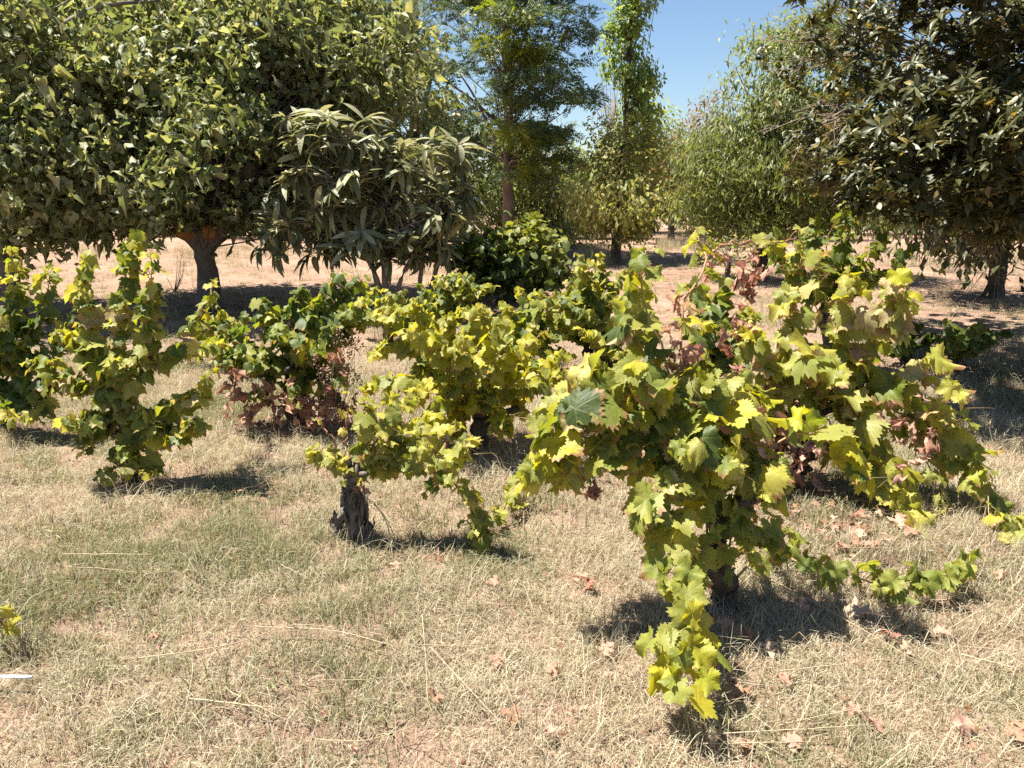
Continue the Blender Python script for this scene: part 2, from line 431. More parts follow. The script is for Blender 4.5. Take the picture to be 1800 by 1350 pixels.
def place_leaves(root, base, key, tmpls, pos, rot, scl, cls, nparts, part='leaf', stuff='foliage', seed=0, minpx=0):
    """nearest leaves in view become one object each, the others one joined stuff part"""
    rng = np.random.default_rng(seed)
    pos = np.asarray(pos); N = len(pos)
    if N == 0: return
    ti = rng.integers(0, len(tmpls), N)
    rot = rot * np.stack([rng.uniform(.72, 1.08, N), rng.uniform(.82, 1.15, N), rng.uniform(.3, 2.1, N)], 1)[:, None, :]
    px, py, z = proj(pos)
    vis = (px > -20) & (px < 1820) & (py > -20) & (py < 1370)
    size = scl / z * FPX
    order = np.lexsort((-size, ~vis))
    pick = np.zeros(N, bool)
    pick[order[:nparts]] = True
    pick &= vis & (size > minpx)
    cl = np.asarray(cls)
    for i in np.nonzero(pick)[0]:
        o = bpy.data.objects.new(part, tmesh(key + str(ti[i]), tmpls[ti[i]], cl[i]))
        M = np.eye(4); M[:3, :3] = rot[i] * scl[i]; M[:3, 3] = pos[i] - base
        o.matrix_basis = Matrix(M.tolist())
        COL.objects.link(o); o.parent = root
    rest = ~pick
    if rest.any():
        mats = sorted(set(cl[rest].tolist()))
        mb = MB()
        for mi, c in enumerate(mats):
            for k in range(len(tmpls)):
                m = rest & (cl == c) & (ti == k)
                cnt = int(m.sum())
                if not cnt: continue
                V, T, U = tmpls[k]
                W = np.einsum('kij,nj->kni', rot[m] * scl[m][:, None, None], V) + (pos[m] - base)[:, None]
                TT = (T[None] + (np.arange(cnt) * len(V))[:, None, None]).reshape(-1, 3)
                mb.add(W.reshape(-1, 3), TT, np.tile(U, (cnt, 1)), mi)
        o = mb.build(stuff, [MAT[c] for c in mats], root, True, True)
        o['kind'] = 'stuff'

# ------------------------------------------------------------------ ground
def axis(lo, hi, fine_lo, fine_hi, step, grow=1.25):
    a = list(np.arange(fine_lo, fine_hi + 1e-6, step))
    s, v = step, fine_hi
    while v < hi: s *= grow; v += s; a.append(v)
    s, v = step, fine_lo; b = []
    while v > lo: s *= grow; v -= s; b.append(v)
    return np.array(b[::-1] + a)
gx, gy = axis(-500, 500, -7, 7, .12), axis(-60, 900, .5, 14, .12)
X, Yy = np.meshgrid(gx, gy)
Z = gh(X, Yy) + np.random.default_rng(3).normal(0, .004, X.shape) * np.exp(-(Yy / 12) ** 2)
i, j = np.meshgrid(np.arange(len(gy) - 1), np.arange(len(gx) - 1), indexing='ij')
a = (i * len(gx) + j).ravel(); nx = len(gx)
mb = MB(); mb.add(np.stack([X, Yy, Z], -1).reshape(-1, 3), np.vstack([np.stack([a, a + 1, a + nx + 1], 1), np.stack([a, a + nx + 1, a + nx], 1)]))
m, nt, out = new_mat('dry_turf_soil')
tc = nt.nodes.new('ShaderNodeTexCoord')
big = noise(nt, .55, 4, .6, tc.outputs['Object']); mid = noise(nt, 5, 5, .65, tc.outputs['Object']); fin = noise(nt, 60, 4, .7, tc.outputs['Object'])
mix1 = mth(nt, 'ADD', mth(nt, 'MULTIPLY', big, .55), mth(nt, 'MULTIPLY', mid, .45))
c1 = ramp(nt, mix1, [(.34, (.19, .115, .08)), (.46, (.27, .18, .13)), (.56, (.33, .235, .165)), (.68, (.24, .175, .115))])
sy = nt.nodes.new('ShaderNodeSeparateXYZ'); nt.links.new(tc.outputs['Object'], sy.inputs[0])
fy = mth(nt, 'MULTIPLY', mth(nt, 'SUBTRACT', mth(nt, 'ADD', sy.outputs[1], mth(nt, 'MULTIPLY', big, 3.0)), 9.0), .4, True)
c1 = mixc(nt, fy, c1, ramp(nt, mix1, [(.36, (.25, .15, .105)), (.5, (.33, .215, .155)), (.64, (.4, .28, .205))]))      # bare trodden soil beyond the vines
hs = nt.nodes.new('ShaderNodeHueSaturation'); nt.links.new(c1, hs.inputs['Color'])
nt.links.new(mth(nt, 'ADD', mth(nt, 'MULTIPLY', fin, 1.1), .45), hs.inputs['Value'])
bs = nt.nodes.new('ShaderNodeBsdfPrincipled'); nt.links.new(hs.outputs[0], bs.inputs['Base Color'])
bs.inputs['Roughness'].default_value = 1.0; bs.inputs['Specular IOR Level'].default_value = .1
bp = nt.nodes.new('ShaderNodeBump'); bp.inputs['Strength'].default_value = .9; bp.inputs['Distance'].default_value = .03
nt.links.new(mth(nt, 'ADD', fin, mid), bp.inputs['Height']); nt.links.new(bp.outputs[0], bs.inputs['Normal'])
nt.links.new(bs.outputs[0], out.inputs[0])
tag(mb.build('ground', m, None), 'dry straw coloured turf over pinkish soil', None, None, 'structure')

# ------------------------------------------------------------------ grass (stuff: tufts instanced on points)
def blade_mat(name, cols, trans=.3):
    return leaf_mat(name, cols, trans, (1.2, 1.15, .7), .6, .25)
MAT['straw'] = blade_mat('straw_blade', [(.23, .17, .12), (.43, .37, .265), (.57, .52, .4), (.36, .27, .195), (.48, .44, .31), (.33, .315, .19), (.51, .45, .34)])
MAT['grassg'] = blade_mat('green_blade', [(.13, .15, .075), (.22, .235, .12), (.3, .29, .16), (.42, .36, .24)])
MAT['stalk'] = blade_mat('straw_stalk', [(.4, .31, .19), (.52, .43, .29)], .15)
def tuft(seed, n, rad, h0, h1, lean, w, flat=0):
    rng = np.random.default_rng(seed)
    V, T = [], []
    for q in range(n):
        a = rng.random() * 6.28; r = rad * math.sqrt(rng.random())
        b = np.array([r * math.cos(a), r * math.sin(a), -.004])
        az = rng.random() * 6.28; ln = abs(rng.normal(lean, .25))
        h = rng.uniform(h0, h1)
        if rng.random() < flat: ln = 1.5 + .12 * rng.normal(); b[2] += rng.random() * .018; h *= 1.5
        d1 = np.array([math.cos(az) * math.sin(min(ln * .5, 1.5)), math.sin(az) * math.sin(min(ln * .5, 1.5)), math.cos(min(ln * .5, 1.5))])
        az2 = az + rng.normal(0, .5)
        e = min(ln * 1.25, 1.62)
        d2 = np.array([math.cos(az2) * math.sin(e), math.sin(az2) * math.sin(e), math.cos(e)])
        s = np.array([-math.sin(az + rng.normal(0, .7)), math.cos(az), 0]) * w * rng.uniform(.6, 1.2)
        k = len(V); m_ = b + d1 * h * .55; tp = m_ + d2 * h * .5
        V += [b - s, b + s, m_ - s * .8, m_ + s * .8, tp]
        T += [(k, k + 1, k + 3), (k, k + 3, k + 2), (k + 2, k + 3, k + 4)]
    return np.array(V), np.array(T)
tufts = bpy.data.collections.new('turf_tufts')
specs = []
for q in range(5): specs.append((q, 60, .085, .018, .055, .85, .0012, .42, 'straw'))
for q in range(3): specs.append((10 + q, 52, .075, .025, .07, .6, .0013, .12, 'grassg'))
for q in range(2): specs.append((20 + q, 26, .10, .06, .15, .75, .0012, .6, 'straw'))
for q in range(2): specs.append((30 + q, 40, .16, .12, .36, .35, .003, .1, 'straw'))        # tall, far verge
for q, sp in enumerate(specs):
    V, T = tuft(*sp[:8])
    mb = MB(); mb.add(V, T)
    o = bpy.data.objects.new('tuft_%02d' % q, mb.mesh('tuft', MAT[sp[8]], False))
    tufts.objects.link(o)
rng = np.random.default_rng(11)
def green_field(x, y):
    return .9 * (x > .7) * (y < 3) + np.sin(1.7 * x + .9 * y + 1) + np.sin(-1.1 * x + 2.3 * y) + .8 * np.sin(4.3 * x - 2.1 * y + 2) + .5 * np.sin(7 * x + 5 * y)
def scatter(y0, y1, dens, wide=.72):
    area = wide * (y1 ** 2 - y0 ** 2) + 1.6 * (y1 - y0)
    n = int(area * dens)
    y = np.sqrt(rng.random(n) * (y1 ** 2 - y0 ** 2) + y0 ** 2)
    x = (rng.random(n) * 2 - 1) * (wide * y + .8)
    return x, y
def scatter_obj(name, label, sets):
    P_, ID, SC, RO = [], [], [], []
    for x, y, idx, sc in sets:
        P_.append(np.stack([x, y, gh(x, y)], 1)); ID.append(idx); SC.append(sc); RO.append(rng.random(len(x)) * 6.283)
    Pn = np.vstack(P_)
    me = bpy.data.meshes.new(name)
    me.vertices.add(len(Pn)); me.vertices.foreach_set('co', Pn.ravel())
    for nm, ty, arr in (('idx', 'INT', np.concatenate(ID).astype(np.int32)), ('scl', 'FLOAT', np.concatenate(SC).astype(np.float32)), ('rot', 'FLOAT', np.concatenate(RO).astype(np.float32))):
        at = me.attributes.new(nm, ty, 'POINT'); at.data.foreach_set('value', arr)
    o = link(name, me)
    tag(o, label, None, None, 'stuff')
    ng = bpy.data.node_groups.new('scatter_' + name, 'GeometryNodeTree')
    ng.interface.new_socket('Geometry', in_out='INPUT', socket_type='NodeSocketGeometry')
    ng.interface.new_socket('Geometry', in_out='OUTPUT', socket_type='NodeSocketGeometry')
    N = ng.nodes.new
    gi, go = N('NodeGroupInput'), N('NodeGroupOutput')
    iop = N('GeometryNodeInstanceOnPoints'); ci = N('GeometryNodeCollectionInfo')
    ci.inputs['Collection'].default_value = tufts; ci.inputs['Separate Children'].default_value = True; ci.inputs['Reset Children'].default_value = True
    iop.inputs['Pick Instance'].default_value = True
    def attr(nm, dt):
        a = N('GeometryNodeInputNamedAttribute'); a.data_type = dt; a.inputs['Name'].default_value = nm
        return a.outputs['Attribute']
    cx = N('ShaderNodeCombineXYZ'); ng.links.new(attr('rot', 'FLOAT'), cx.inputs[2])
    ng.links.new(gi.outputs[0], iop.inputs['Points']); ng.links.new(ci.outputs[0], iop.inputs['Instance'])
    ng.links.new(attr('idx', 'INT'), iop.inputs['Instance Index']); ng.links.new(cx.outputs[0], iop.inputs['Rotation'])
    ng.links.new(attr('scl', 'FLOAT'), iop.inputs['Scale']); ng.links.new(iop.outputs[0], go.inputs[0])
    o.modifiers.new('scatter', 'NODES').node_group = ng
    return o
sets_s, sets_g, sets_t = [], [], []
for y0, y1, dens, smin, smax in ((.9, 3.2, 330, .75, 1.2), (3.2, 6, 200, .85, 1.4), (6, 12, 60, 1.1, 1.9), (12, 22, 18, 1.4, 2.4), (22, 42, 2.5, 2, 3.2)):
    x, y = scatter(y0, y1, dens)
    gf = green_field(x, y) + rng.normal(0, .9, len(x)) - (y > 6.5) * 1.3 - (y > 14) * .6
    isg = gf > .9
    sc = rng.uniform(smin, smax, len(x))
    sc = sc * (1 - .35 * (y > 7))
    keep = (rng.random(len(x)) > np.clip((y - 8) / 7, 0, .5)) & (np.sin(2.3 * x + 1.3 * y) * np.sin(1.9 * y - .7 * x) + rng.normal(0, .5, len(x)) > -1.6)
    s = ~isg & keep; g = isg & keep
    idx = np.where(rng.random(len(x)) < .09, rng.integers(8, 10, len(x)), rng.integers(0, 5, len(x)))
    sets_s.append((x[s], y[s], idx[s], sc[s])); sets_g.append((x[g], y[g], rng.integers(5, 8, g.sum()), sc[g]))
for pxa, pxb, ya, yb, n in ((1020, 1075, 15.5, 18, 60), (1150, 1250, 19, 22, 90), (100, 600, 17, 20, 120), (1450, 1800, 15, 19, 80)):
    y = rng.uniform(ya, yb, n); x = (rng.uniform(pxa, pxb, n) - 900) / FPX * y
    sets_t.append((x, y, rng.integers(10, 12, n), rng.uniform(.5, 1.1, n)))
x, y = scatter(1.3, 6.5, 9); sets_t.append((x, y, rng.integers(10, 12, len(x)), rng.uniform(.28, .5, len(x))))
x, y = scatter(1.3, 6.5, 8)
gk = green_field(x, y) > -.3
sets_g.append((x[gk], y[gk], rng.integers(5, 8, gk.sum()), rng.uniform(1.3, 1.9, gk.sum())))
x, y = scatter(7.5, 17, 1.6); sets_t.append((x, y, rng.integers(10, 12, len(x)), rng.uniform(.25, .6, len(x))))
x, y = scatter(7, 16, .8); sets_g.append((x, y, rng.integers(5, 8, len(x)), rng.uniform(1.5, 2.6, len(x))))
scatter_obj('dry_grass', 'mat of dry straw coloured grass all over the ground', sets_s)
scatter_obj('green_grass', 'patches of short green grass among the dry turf', sets_g)
scatter_obj('tall_dry_grass', 'taller dead grass along the far side of the clearing', sets_t)

# ------------------------------------------------------------------ grape vines
def wpick(rng, w, n):
    ks = list(w); p = np.array([w[k] for k in ks], float); p /= p.sum()
    return np.array(ks, dtype=object)[rng.choice(len(ks), n, p=p)]
GV = 'old bush vines standing in the dry grass'
def vine(label, base, head, canes, size, weights, lod, seed, trunk_r=.04, dry=(), bunches=(), nparts=300, stalk=.085, density=1.0, group=GV, face=.35, tend=0, extra_trunk=None, cane_mat='cane', name='grape_vine'):
    """base/head: world points. canes: list of (points, leaves, {options}); points are world, the first may be None for the head"""
    rng = np.random.default_rng(seed)
    base = np.asarray(base, float); head = np.asarray(head, float)
    root = empty(name, base, label, 'vine', group)
    mb = MB()
    L = np.linalg.norm(head - base)
    mid = base + (head - base) * .5 + np.array([rng.normal(0, .12) * L, rng.normal(0, .1) * L, 0])
    tp = spline([base - [0, 0, .05], base + (mid - base) * .5 + rng.normal(0, .02, 3), mid, head], 14)
    mb.tube(tp - base, np.linspace(trunk_r * 1.25, trunk_r * .9, 14) * (1 + .22 * rng.random(14)), 9, .3, rng)
    for q in range(3):
        e = head + np.array([rng.normal(0, .09), rng.normal(0, .07), rng.uniform(.02, .1)])
        mb.tube(spline([head - [0, 0, .04], (head + e) / 2 + rng.normal(0, .02, 3), e], 6) - base, np.linspace(trunk_r * .75, trunk_r * .4, 6), 7, .3, rng)
    for q in range(40 if lod < 2 else 0):
        k = rng.integers(0, 12); a = rng.random() * 6.28; o = np.array([math.cos(a), math.sin(a), 0]); w = np.array([-math.sin(a), math.cos(a), 0]) * rng.uniform(.003, .008)
        c0 = tp[k] - base + o * trunk_r * rng.uniform(1.0, 1.35); c1 = c0 + (tp[k + 1] - tp[k]) * rng.uniform(.6, 1.6) + o * rng.uniform(-.004, .01)
        mb.add([c0 - w, c0 + w, c1 - w * .5, c1 + w * .5], [(0, 1, 3), (0, 3, 2)])
    if extra_trunk: extra_trunk(mb, rng, base, head)
    mb.build('trunk', MAT['vinewood' if extra_trunk else 'vineshade'], root)
    tmpl = (LOD0, LOD1, LOD2)[lod]
    PO, RT, SC, CL = [], [], [], []
    ctr = head
    for c in canes:
        pts, n = c[0], c[1]; opt = c[2] if len(c) > 2 else {}
        pts = [head if p is None else np.asarray(p, float) for p in pts]
        sm = 8 if lod == 2 else 16
        sp = spline(pts, sm)
        length = np.linalg.norm(np.diff(sp, axis=0), axis=1).sum()
        sp[1:-1] += rng.normal(0, .008, (sm - 2, 3))
        cb = MB()
        cr = opt.get('r', .0055 if lod < 2 else .006)
        cb.tube(sp - base, np.linspace(cr, cr * .45, sm), 5 if lod < 2 else 3)
        n = max(1, int(round(n * density * 1.5)))
        t = np.clip(opt.get('start', .22) + (1 - opt.get('start', .22)) * (np.arange(n) + rng.random(n)) / n, 0, 1)
        f = t * (sm - 1); i0 = np.minimum(f.astype(int), sm - 2)
        node = sp[i0] + (sp[i0 + 1] - sp[i0]) * (f - i0)[:, None]
        az = rng.random(n) * 6.283
        out = np.stack([np.cos(az), np.sin(az), np.zeros(n)], 1)
        away = unit((node - ctr) * [1, 1, .0] + rng.normal(0, .05, (n, 3)))
        out = unit(out + .45 * away + np.array([0, -face, 0]))
        sl = stalk * rng.uniform(.5, 1.25, n) * (1 - .45 * t * opt.get('tipsmall', 1))
        pos = node + out * sl[:, None] * .85 + np.array([0, 0, 1.]) * (sl * rng.uniform(.1, .8, n))[:, None]
        nor = out * .72 + np.array([0, 0, .74]) + SUNV * .15 + rng.normal(0, .38, (n, 3))
        tip = out * .55 + np.array([0, 0, -.8]) + rng.normal(0, .42, (n, 3))
        sz = 1.02 * opt.get('size', size) * rng.uniform(.6, 1.08, n) * (1 - .42 * np.clip((t - .7) / .3, 0, 1) * opt.get('tipsmall', 1))
        pos[:, 2] = np.maximum(pos[:, 2], gh(pos[:, 0], pos[:, 1]) + .03)
        w = dict(opt.get('w', weights))
        cls = wpick(rng, w, n)
        if opt.get('tipyellow', .5):
            m_ = (t > .72) & (rng.random(n) < opt.get('tipyellow', .5))
            cls[m_] = np.where(rng.random(m_.sum()) < .55, 'V' if rng.random() < .5 else 'L', 'Y') if ('Y' in w or 'L' in w) else cls[m_]
        for q in range(n):
            cb.tube(spline([node[q], node[q] * .4 + pos[q] * .6 + [0, 0, .012], pos[q]], 4) - base, .0019 if lod < 2 else .0025, 3, cap=False)
        cb.build('cane', MAT[opt.get('mat', cane_mat)], root)
        PO.append(pos); RT.append(frames(nor, tip)); SC.append(sz / 1.5); CL.append(cls)
    place_leaves(root, base, 'grape%d_' % lod, tmpl, np.vstack(PO), np.vstack(RT), np.concatenate(SC), np.concatenate(CL), nparts, 'leaf', 'foliage', seed)
    # withered leaves hanging on: (centre, spread, n, size)
    PO, RT, SC = [], [], []
    for c, s, n, z in dry:
        n = int(n * 1.6); z *= .92
        p = np.asarray(c) + rng.normal(0, 1, (n, 3)) * np.asarray(s)
        p[:, 2] = np.maximum(p[:, 2], gh(p[:, 0], p[:, 1]) + .02)
        PO.append(p); RT.append(frames(rng.normal(0, 1, (n, 3)) + [0, -.6, .3], rng.normal(0, .6, (n, 3)) + [0, 0, -1])); SC.append(z / 1.25 * rng.uniform(.5, 1.1, n))
    if PO: place_leaves(root, base, 'dry', DRY, np.vstack(PO), np.vstack(RT), np.concatenate(SC), np.full(sum(len(p) for p in PO), 'R', dtype=object), 200, 'withered_leaf', 'withered_foliage', seed)
    for c, ln, wd in bunches:
        gb = MB()
        ico_v, ico_t = ICO
        for q in range(48):
            t = rng.random(); rr = wd * (1 - .75 * t) * math.sqrt(rng.random()) ; a = rng.random() * 6.28
            gb.add(ico_v * .0078 * rng.uniform(.85, 1.15) + np.asarray(c) - base + [rr * math.cos(a), rr * math.sin(a), -t * ln], ico_t)
        gb.tube(np.array([np.asarray(c) - base + [0, 0, .05], np.asarray(c) - base + [0, 0, -ln * .8]]), .002, 3)
        gb.build('grape_bunch', MAT['grape'], root)
    for q in range(tend):
        i_ = rng.integers(len(canes)); pts = [head if p is None else np.asarray(p) for p in canes[i_][0]]
        s0 = pts[-1] * .5 + pts[-2] * .5
        az = rng.random() * 6.28; tt = np.linspace(0, 1, 18)
        d = np.array([math.cos(az), math.sin(az), .2])
        k = 2.5 + 3 * rng.random()
        path = s0 + d * (tt * .16)[:, None] + np.stack([np.cos(k * 3 * tt) - 1, np.sin(k * 3 * tt), np.sin(k * 2 * tt)], 1) * (.012 + .03 * tt[:, None]) + np.array([0, 0, -1.]) * (.1 * tt ** 2)[:, None]
        tb = MB(); tb.tube(path - base, np.linspace(.0018, .0008, 18), 3)
        tb.build('tendril', MAT['cane'], root)
    return root
def _ico():
    import bmesh
    bm = bmesh.new(); bmesh.ops.create_icosphere(bm, subdivisions=1, radius=1)
    v = np.array([q.co[:] for q in bm.verts]); t = np.array([[l.index for l in f.verts] for f in bm.faces]); bm.free()
    return v, t
ICO = _ico()
def PP(Y, *pp):
    """several pixels at (interpolated) distance: Y number or (near end, far end) pair"""
    n = len(pp); ys = np.linspace(Y[0], Y[1], n) if isinstance(Y, tuple) else [Y] * n
    return [P(a, b, y) for (a, b), y in zip(pp, ys)]

# --- the big front vine
b = G(1278, 1062); YB = b[1]; H = P(1262, 880, YB)
cn = [
 ([None] + PP((YB, YB - .12), (1190, 790), (1090, 720), (1010, 740), (955, 810), (935, 860)), 24, {}),
 ([None] + PP((YB, YB - .1), (1190, 800), (1100, 770), (1020, 800), (985, 860)), 16, {}),
 ([None] + PP((YB, YB + .05), (1180, 780), (1090, 690), (1000, 700), (950, 760)), 16, {}),
 ([None] + PP((YB, YB + .1), (1180, 800), (1120, 700), (1060, 660), (1010, 690), (975, 740)), 18, {}),
 ([None] + PP((YB, YB + .2), (1210, 740), (1140, 640), (1110, 560), (1150, 500)), 16, {}),
 ([None] + PP((YB, YB + .35), (1225, 720), (1200, 620), (1205, 530), (1238, 455), (1222, 405)), 11, {'mat': 'cane_red', 'start': .45, 'r': .007, 'size': .11}),
 ([P(1238, 455, YB + .35)] + PP((YB + .35, YB + .5), (1275, 430), (1340, 428), (1400, 420)), 2, {'mat': 'cane_red', 'start': .75, 'size': .08}),
 ([None] + PP((YB - .05, YB - .7), (1225, 850), (1205, 920), (1200, 1000), (1180, 1080), (1175, 1150), (1195, 1225)), 20, {'size': .125, 'tipsmall': .3, 'tipyellow': .35, 'w': {'Y': 5, 'L': 1.6, 'V': 1.4, 'G': 2.4}}),
 ([None] + PP((YB - .05, YB - .6), (1250, 890), (1235, 970), (1225, 1050), (1215, 1130), (1235, 1180)), 9, {'size': .12, 'tipsmall': .3, 'w': {'Y': 4, 'V': 1.5, 'G': 2.4}}),
 ([None] + PP((YB, YB - .15), (1170, 830), (1090, 800), (1060, 830)), 10, {}),
 ([None] + PP((YB, YB + .1), (1200, 720), (1150, 590), (1128, 500), (1135, 440)), 7, {'start': .5, 'size': .12}),
 ([None] + PP((YB, YB - .1), (1330, 800), (1420, 760), (1480, 790), (1510, 850)), 8, {'start': .35}),
 ([None] + PP((YB - .1, YB - .25), (1180, 840), (1140, 880), (1130, 920)), 12, {}),
 ([None] + PP((YB, YB - .1), (1250, 790), (1180, 700), (1100, 640)), 15, {}),
 ([None] + PP((YB, YB), (1270, 780), (1250, 690), (1210, 650)), 14, {}),
 ([None] + PP((YB, YB + .1), (1290, 790), (1310, 720), (1290, 660)), 12, {}),
 ([None] + PP((YB - .04, YB - .16), (1275, 900), (1285, 960), (1275, 1010)), 5, {'size': .12, 'start': .1, 'w': {'G': 4, 'D': 3, 'Y': 2}}),
 ([None] + PP((YB - .04, YB - .12), (1300, 880), (1320, 930), (1310, 990)), 4, {'size': .12, 'start': .1, 'w': {'G': 4, 'D': 2, 'Y': 2}}),
 ([None] + PP((YB, YB - .15), (1300, 820), (1340, 840), (1350, 880)), 14, {}),
 ([None] + PP((YB, YB - .25), (1250, 820), (1230, 790), (1200, 800)), 12, {}),
 ([None] + PP((YB, YB - .2), (1280, 820), (1270, 800), (1290, 850)), 10, {}),
 ([b + [.03, 0, .12]] + [G(*q) + [0, 0, .09] for q in ((1345, 985), (1400, 1020), (1475, 1040), (1560, 1052), (1640, 1045), (1705, 1022))], 30, {'size': .105, 'tipsmall': .2, 'tipyellow': .1, 'w': {'G': 5, 'Y': 3}, 'start': .05}),
 ([b + [.02, 0, .2]] + PP((YB, YB), (1310, 960), (1345, 940), (1385, 1000)), 8, {'size': .11, 'w': {'G': 4, 'Y': 2, 'D': 2}}),
]
vine('large bush vine nearest the camera, with a shoot hanging down to the grass in front', b, H, cn, .15,
     {'G': 4.2, 'Y': 4, 'L': 1, 'V': 1.5, 'D': .8, 'P': .5}, 0, 101, .036, density=.92,
     dry=[(P(1190, 545, YB + .3), (.03, .03, .05), 6, .07), (P(1245, 475, YB + .35), (.015, .02, .02), 3, .05), (P(1272, 455, YB + .35), (.02, .02, .015), 3, .05), (P(1312, 440, YB + .45), (.01, .01, .02), 2, .045),
          (P(1200, 620, YB + .1), (.03, .03, .05), 5, .07), (P(1178, 660, YB + .1), (.03, .03, .03), 3, .07), (P(1040, 855, YB - .1), (.015, .02, .05), 5, .06), (P(1265, 730, YB), (.05, .05, .05), 5, .07), (P(1290, 770, YB), (.05, .05, .05), 5, .07)],
     tend=14, face=.75)

# --- the vine just behind it on the right
b = G(1392, 852); YB = b[1]; H = P(1395, 745, YB)
w2 = {'Y': 4, 'L': 3.2, 'G': 1.6, 'P': 2.6}
cn = [
 ([None] + PP((YB, YB - .1), (1430, 650), (1475, 580), (1490, 520), (1480, 485)), 16, {}),
 ([None] + PP((YB, YB - .2), (1470, 680), (1545, 610), (1565, 540), (1572, 490)), 14, {'size': .2}),
 ([None] + PP((YB, YB - .35), (1480, 700), (1560, 690), (1630, 720), (1690, 745)), 16, {'size': .19}),
 ([None] + PP((YB, YB - .55), (1450, 690), (1510, 740), (1545, 830), (1570, 900), (1600, 930)), 18, {'size': .2, 'w': {'G': 4, 'Y': 4, 'L': 1.3, 'P': .5}, 'tipsmall': .4}),
 ([None] + PP((YB, YB - .7), (1480, 690), (1590, 740), (1680, 800), (1730, 880), (1775, 950), (1750, 990)), 24, {'size': .17, 'tipsmall': .4, 'w': {'G': 3, 'Y': 4, 'L': 1}, 'start': .3}),
 ([None] + PP((YB, YB - .1), (1480, 690), (1570, 680), (1620, 640), (1645, 630)), 9, {'size': .17}),
 ([None] + PP((YB, YB - .3), (1400, 660), (1420, 640), (1490, 660)), 14, {'size': .21, 'w': {'L': 3, 'Y': 3, 'P': 3}}),
 ([None] + PP((YB, YB + .1), (1385, 660), (1380, 560), (1390, 500)), 12, {'size': .16}),
 ([None] + PP((YB, YB + .1), (1400, 650), (1425, 540), (1440, 470), (1430, 455)), 11, {'size': .14, 'w': {'P': 2, 'Y': 2, 'G': 2}}),
 ([None] + PP((YB, YB), (1360, 680), (1330, 620), (1300, 580)), 13, {'size': .15}),
 ([None] + PP((YB, YB - .2), (1350, 720), (1310, 690), (1290, 730)), 12, {'size': .17}),
 ([None] + PP((YB, YB - .15), (1370, 740), (1320, 760), (1300, 810)), 10, {'size': .16}),
 ([None] + PP((YB, YB - .3), (1440, 720), (1480, 790), (1510, 800)), 10, {'size': .22, 'w': {'G': 3, 'Y': 3}}),
 ([None] + PP((YB, YB - .4), (1440, 700), (1560, 750), (1620, 790), (1640, 850), (1660, 900)), 12, {'size': .13}),
 ([None] + PP((YB, YB - .1), (1420, 690), (1500, 640), (1530, 600)), 12, {'size': .18}),
 ([None] + PP((YB, YB - .5), (1500, 660), (1600, 660), (1670, 690), (1690, 700)), 5, {'start': .45, 'mat': 'cane_red', 'size': .14}),
 ([None] + PP((YB, YB - .6), (1500, 700), (1640, 770), (1720, 830), (1740, 920)), 9, {'start': .4, 'size': .15}),
 ([None] + PP((YB, YB - .3), (1450, 620), (1540, 540), (1600, 520)), 6, {'start': .4, 'size': .15, 'mat': 'cane_red'}),
]
vine('sprawling yellowing vine on the right with pinkish withered leaves round its trunk', b, H, cn, .15, w2, 0, 202, .036, density=.76,
     dry=[(P(1345, 800, YB - .1), (.035, .05, .07), 14, .11), (P(1405, 785, YB - .12), (.06, .05, .07), 20, .11), (P(1310, 480, YB + .2), (.05, .03, .07), 7, .09), (P(1300, 590, YB), (.04, .05, .06), 8, .09),
          (P(1290, 680, YB - .1), (.04, .05, .08), 9, .09), (P(1575, 720, YB - .3), (.05, .05, .05), 4, .08), (P(1625, 790, YB - .4), (.06, .05, .04), 4, .08), (P(1590, 830, YB - .4), (.03, .03, .06), 3, .07), (P(1340, 700, YB), (.1, .08, .06), 10, .09), (P(1450, 780, YB), (.1, .08, .06), 6, .09)],
     tend=8, face=.75)

# --- the bright yellow bush vine in the middle
b = G(850, 795); YB = b[1]; H = P(845, 735, YB)
tg = [((760, 640), (690, 570), (672, 530)), ((770, 660), (700, 610), (655, 630)), ((760, 690), (690, 670), (640, 690)), ((780, 640), (745, 570), (735, 525)), ((790, 640), (760, 600), (715, 590)),
      ((800, 660), (800, 590), (785, 560)), ((830, 640), (840, 570), (845, 540)), ((850, 640), (870, 590), (880, 565)), ((870, 650), (920, 610), (950, 590)), ((890, 670), (950, 640), (990, 630)),
      ((890, 690), (940, 680), (965, 700)), ((790, 690), (740, 690), (700, 720)), ((830, 670), (820, 650), (780, 650)), ((850, 680), (870, 660), (860, 620)), ((840, 690), (800, 710), (770, 740)), ((880, 700), (900, 710), (915, 740)), ((860, 690), (840, 700), (830, 720)), ((870, 670), (910, 650), (900, 620)),
      ((800, 680), (750, 660), (735, 640)), ((820, 660), (815, 620), (820, 590)), ((830, 700), (800, 740), (810, 770)), ((860, 700), (880, 740), (890, 765)), ((840, 690), (850, 730), (850, 760)), ((800, 690), (750, 740), (740, 755)), ((810, 640), (760, 560), (700, 545)), ((860, 640), (840, 570), (810, 545)), ((880, 670), (960, 660), (990, 660))]
rg = np.random.default_rng(5)
cn = [([None] + [P(*q, YB + dy * (k + 1) / 3) for k, q in enumerate(t)], 14, {'start': .3}) for t in tg for dy in [rg.uniform(-.45, .35)]]
vine('rounded bright yellow bush vine in the middle, behind the old stump', b, H, cn, .125, {'V': 6, 'Y': 3, 'G': 1.2, 'L': .6}, 1, 303, .045, stalk=.06, face=.6)

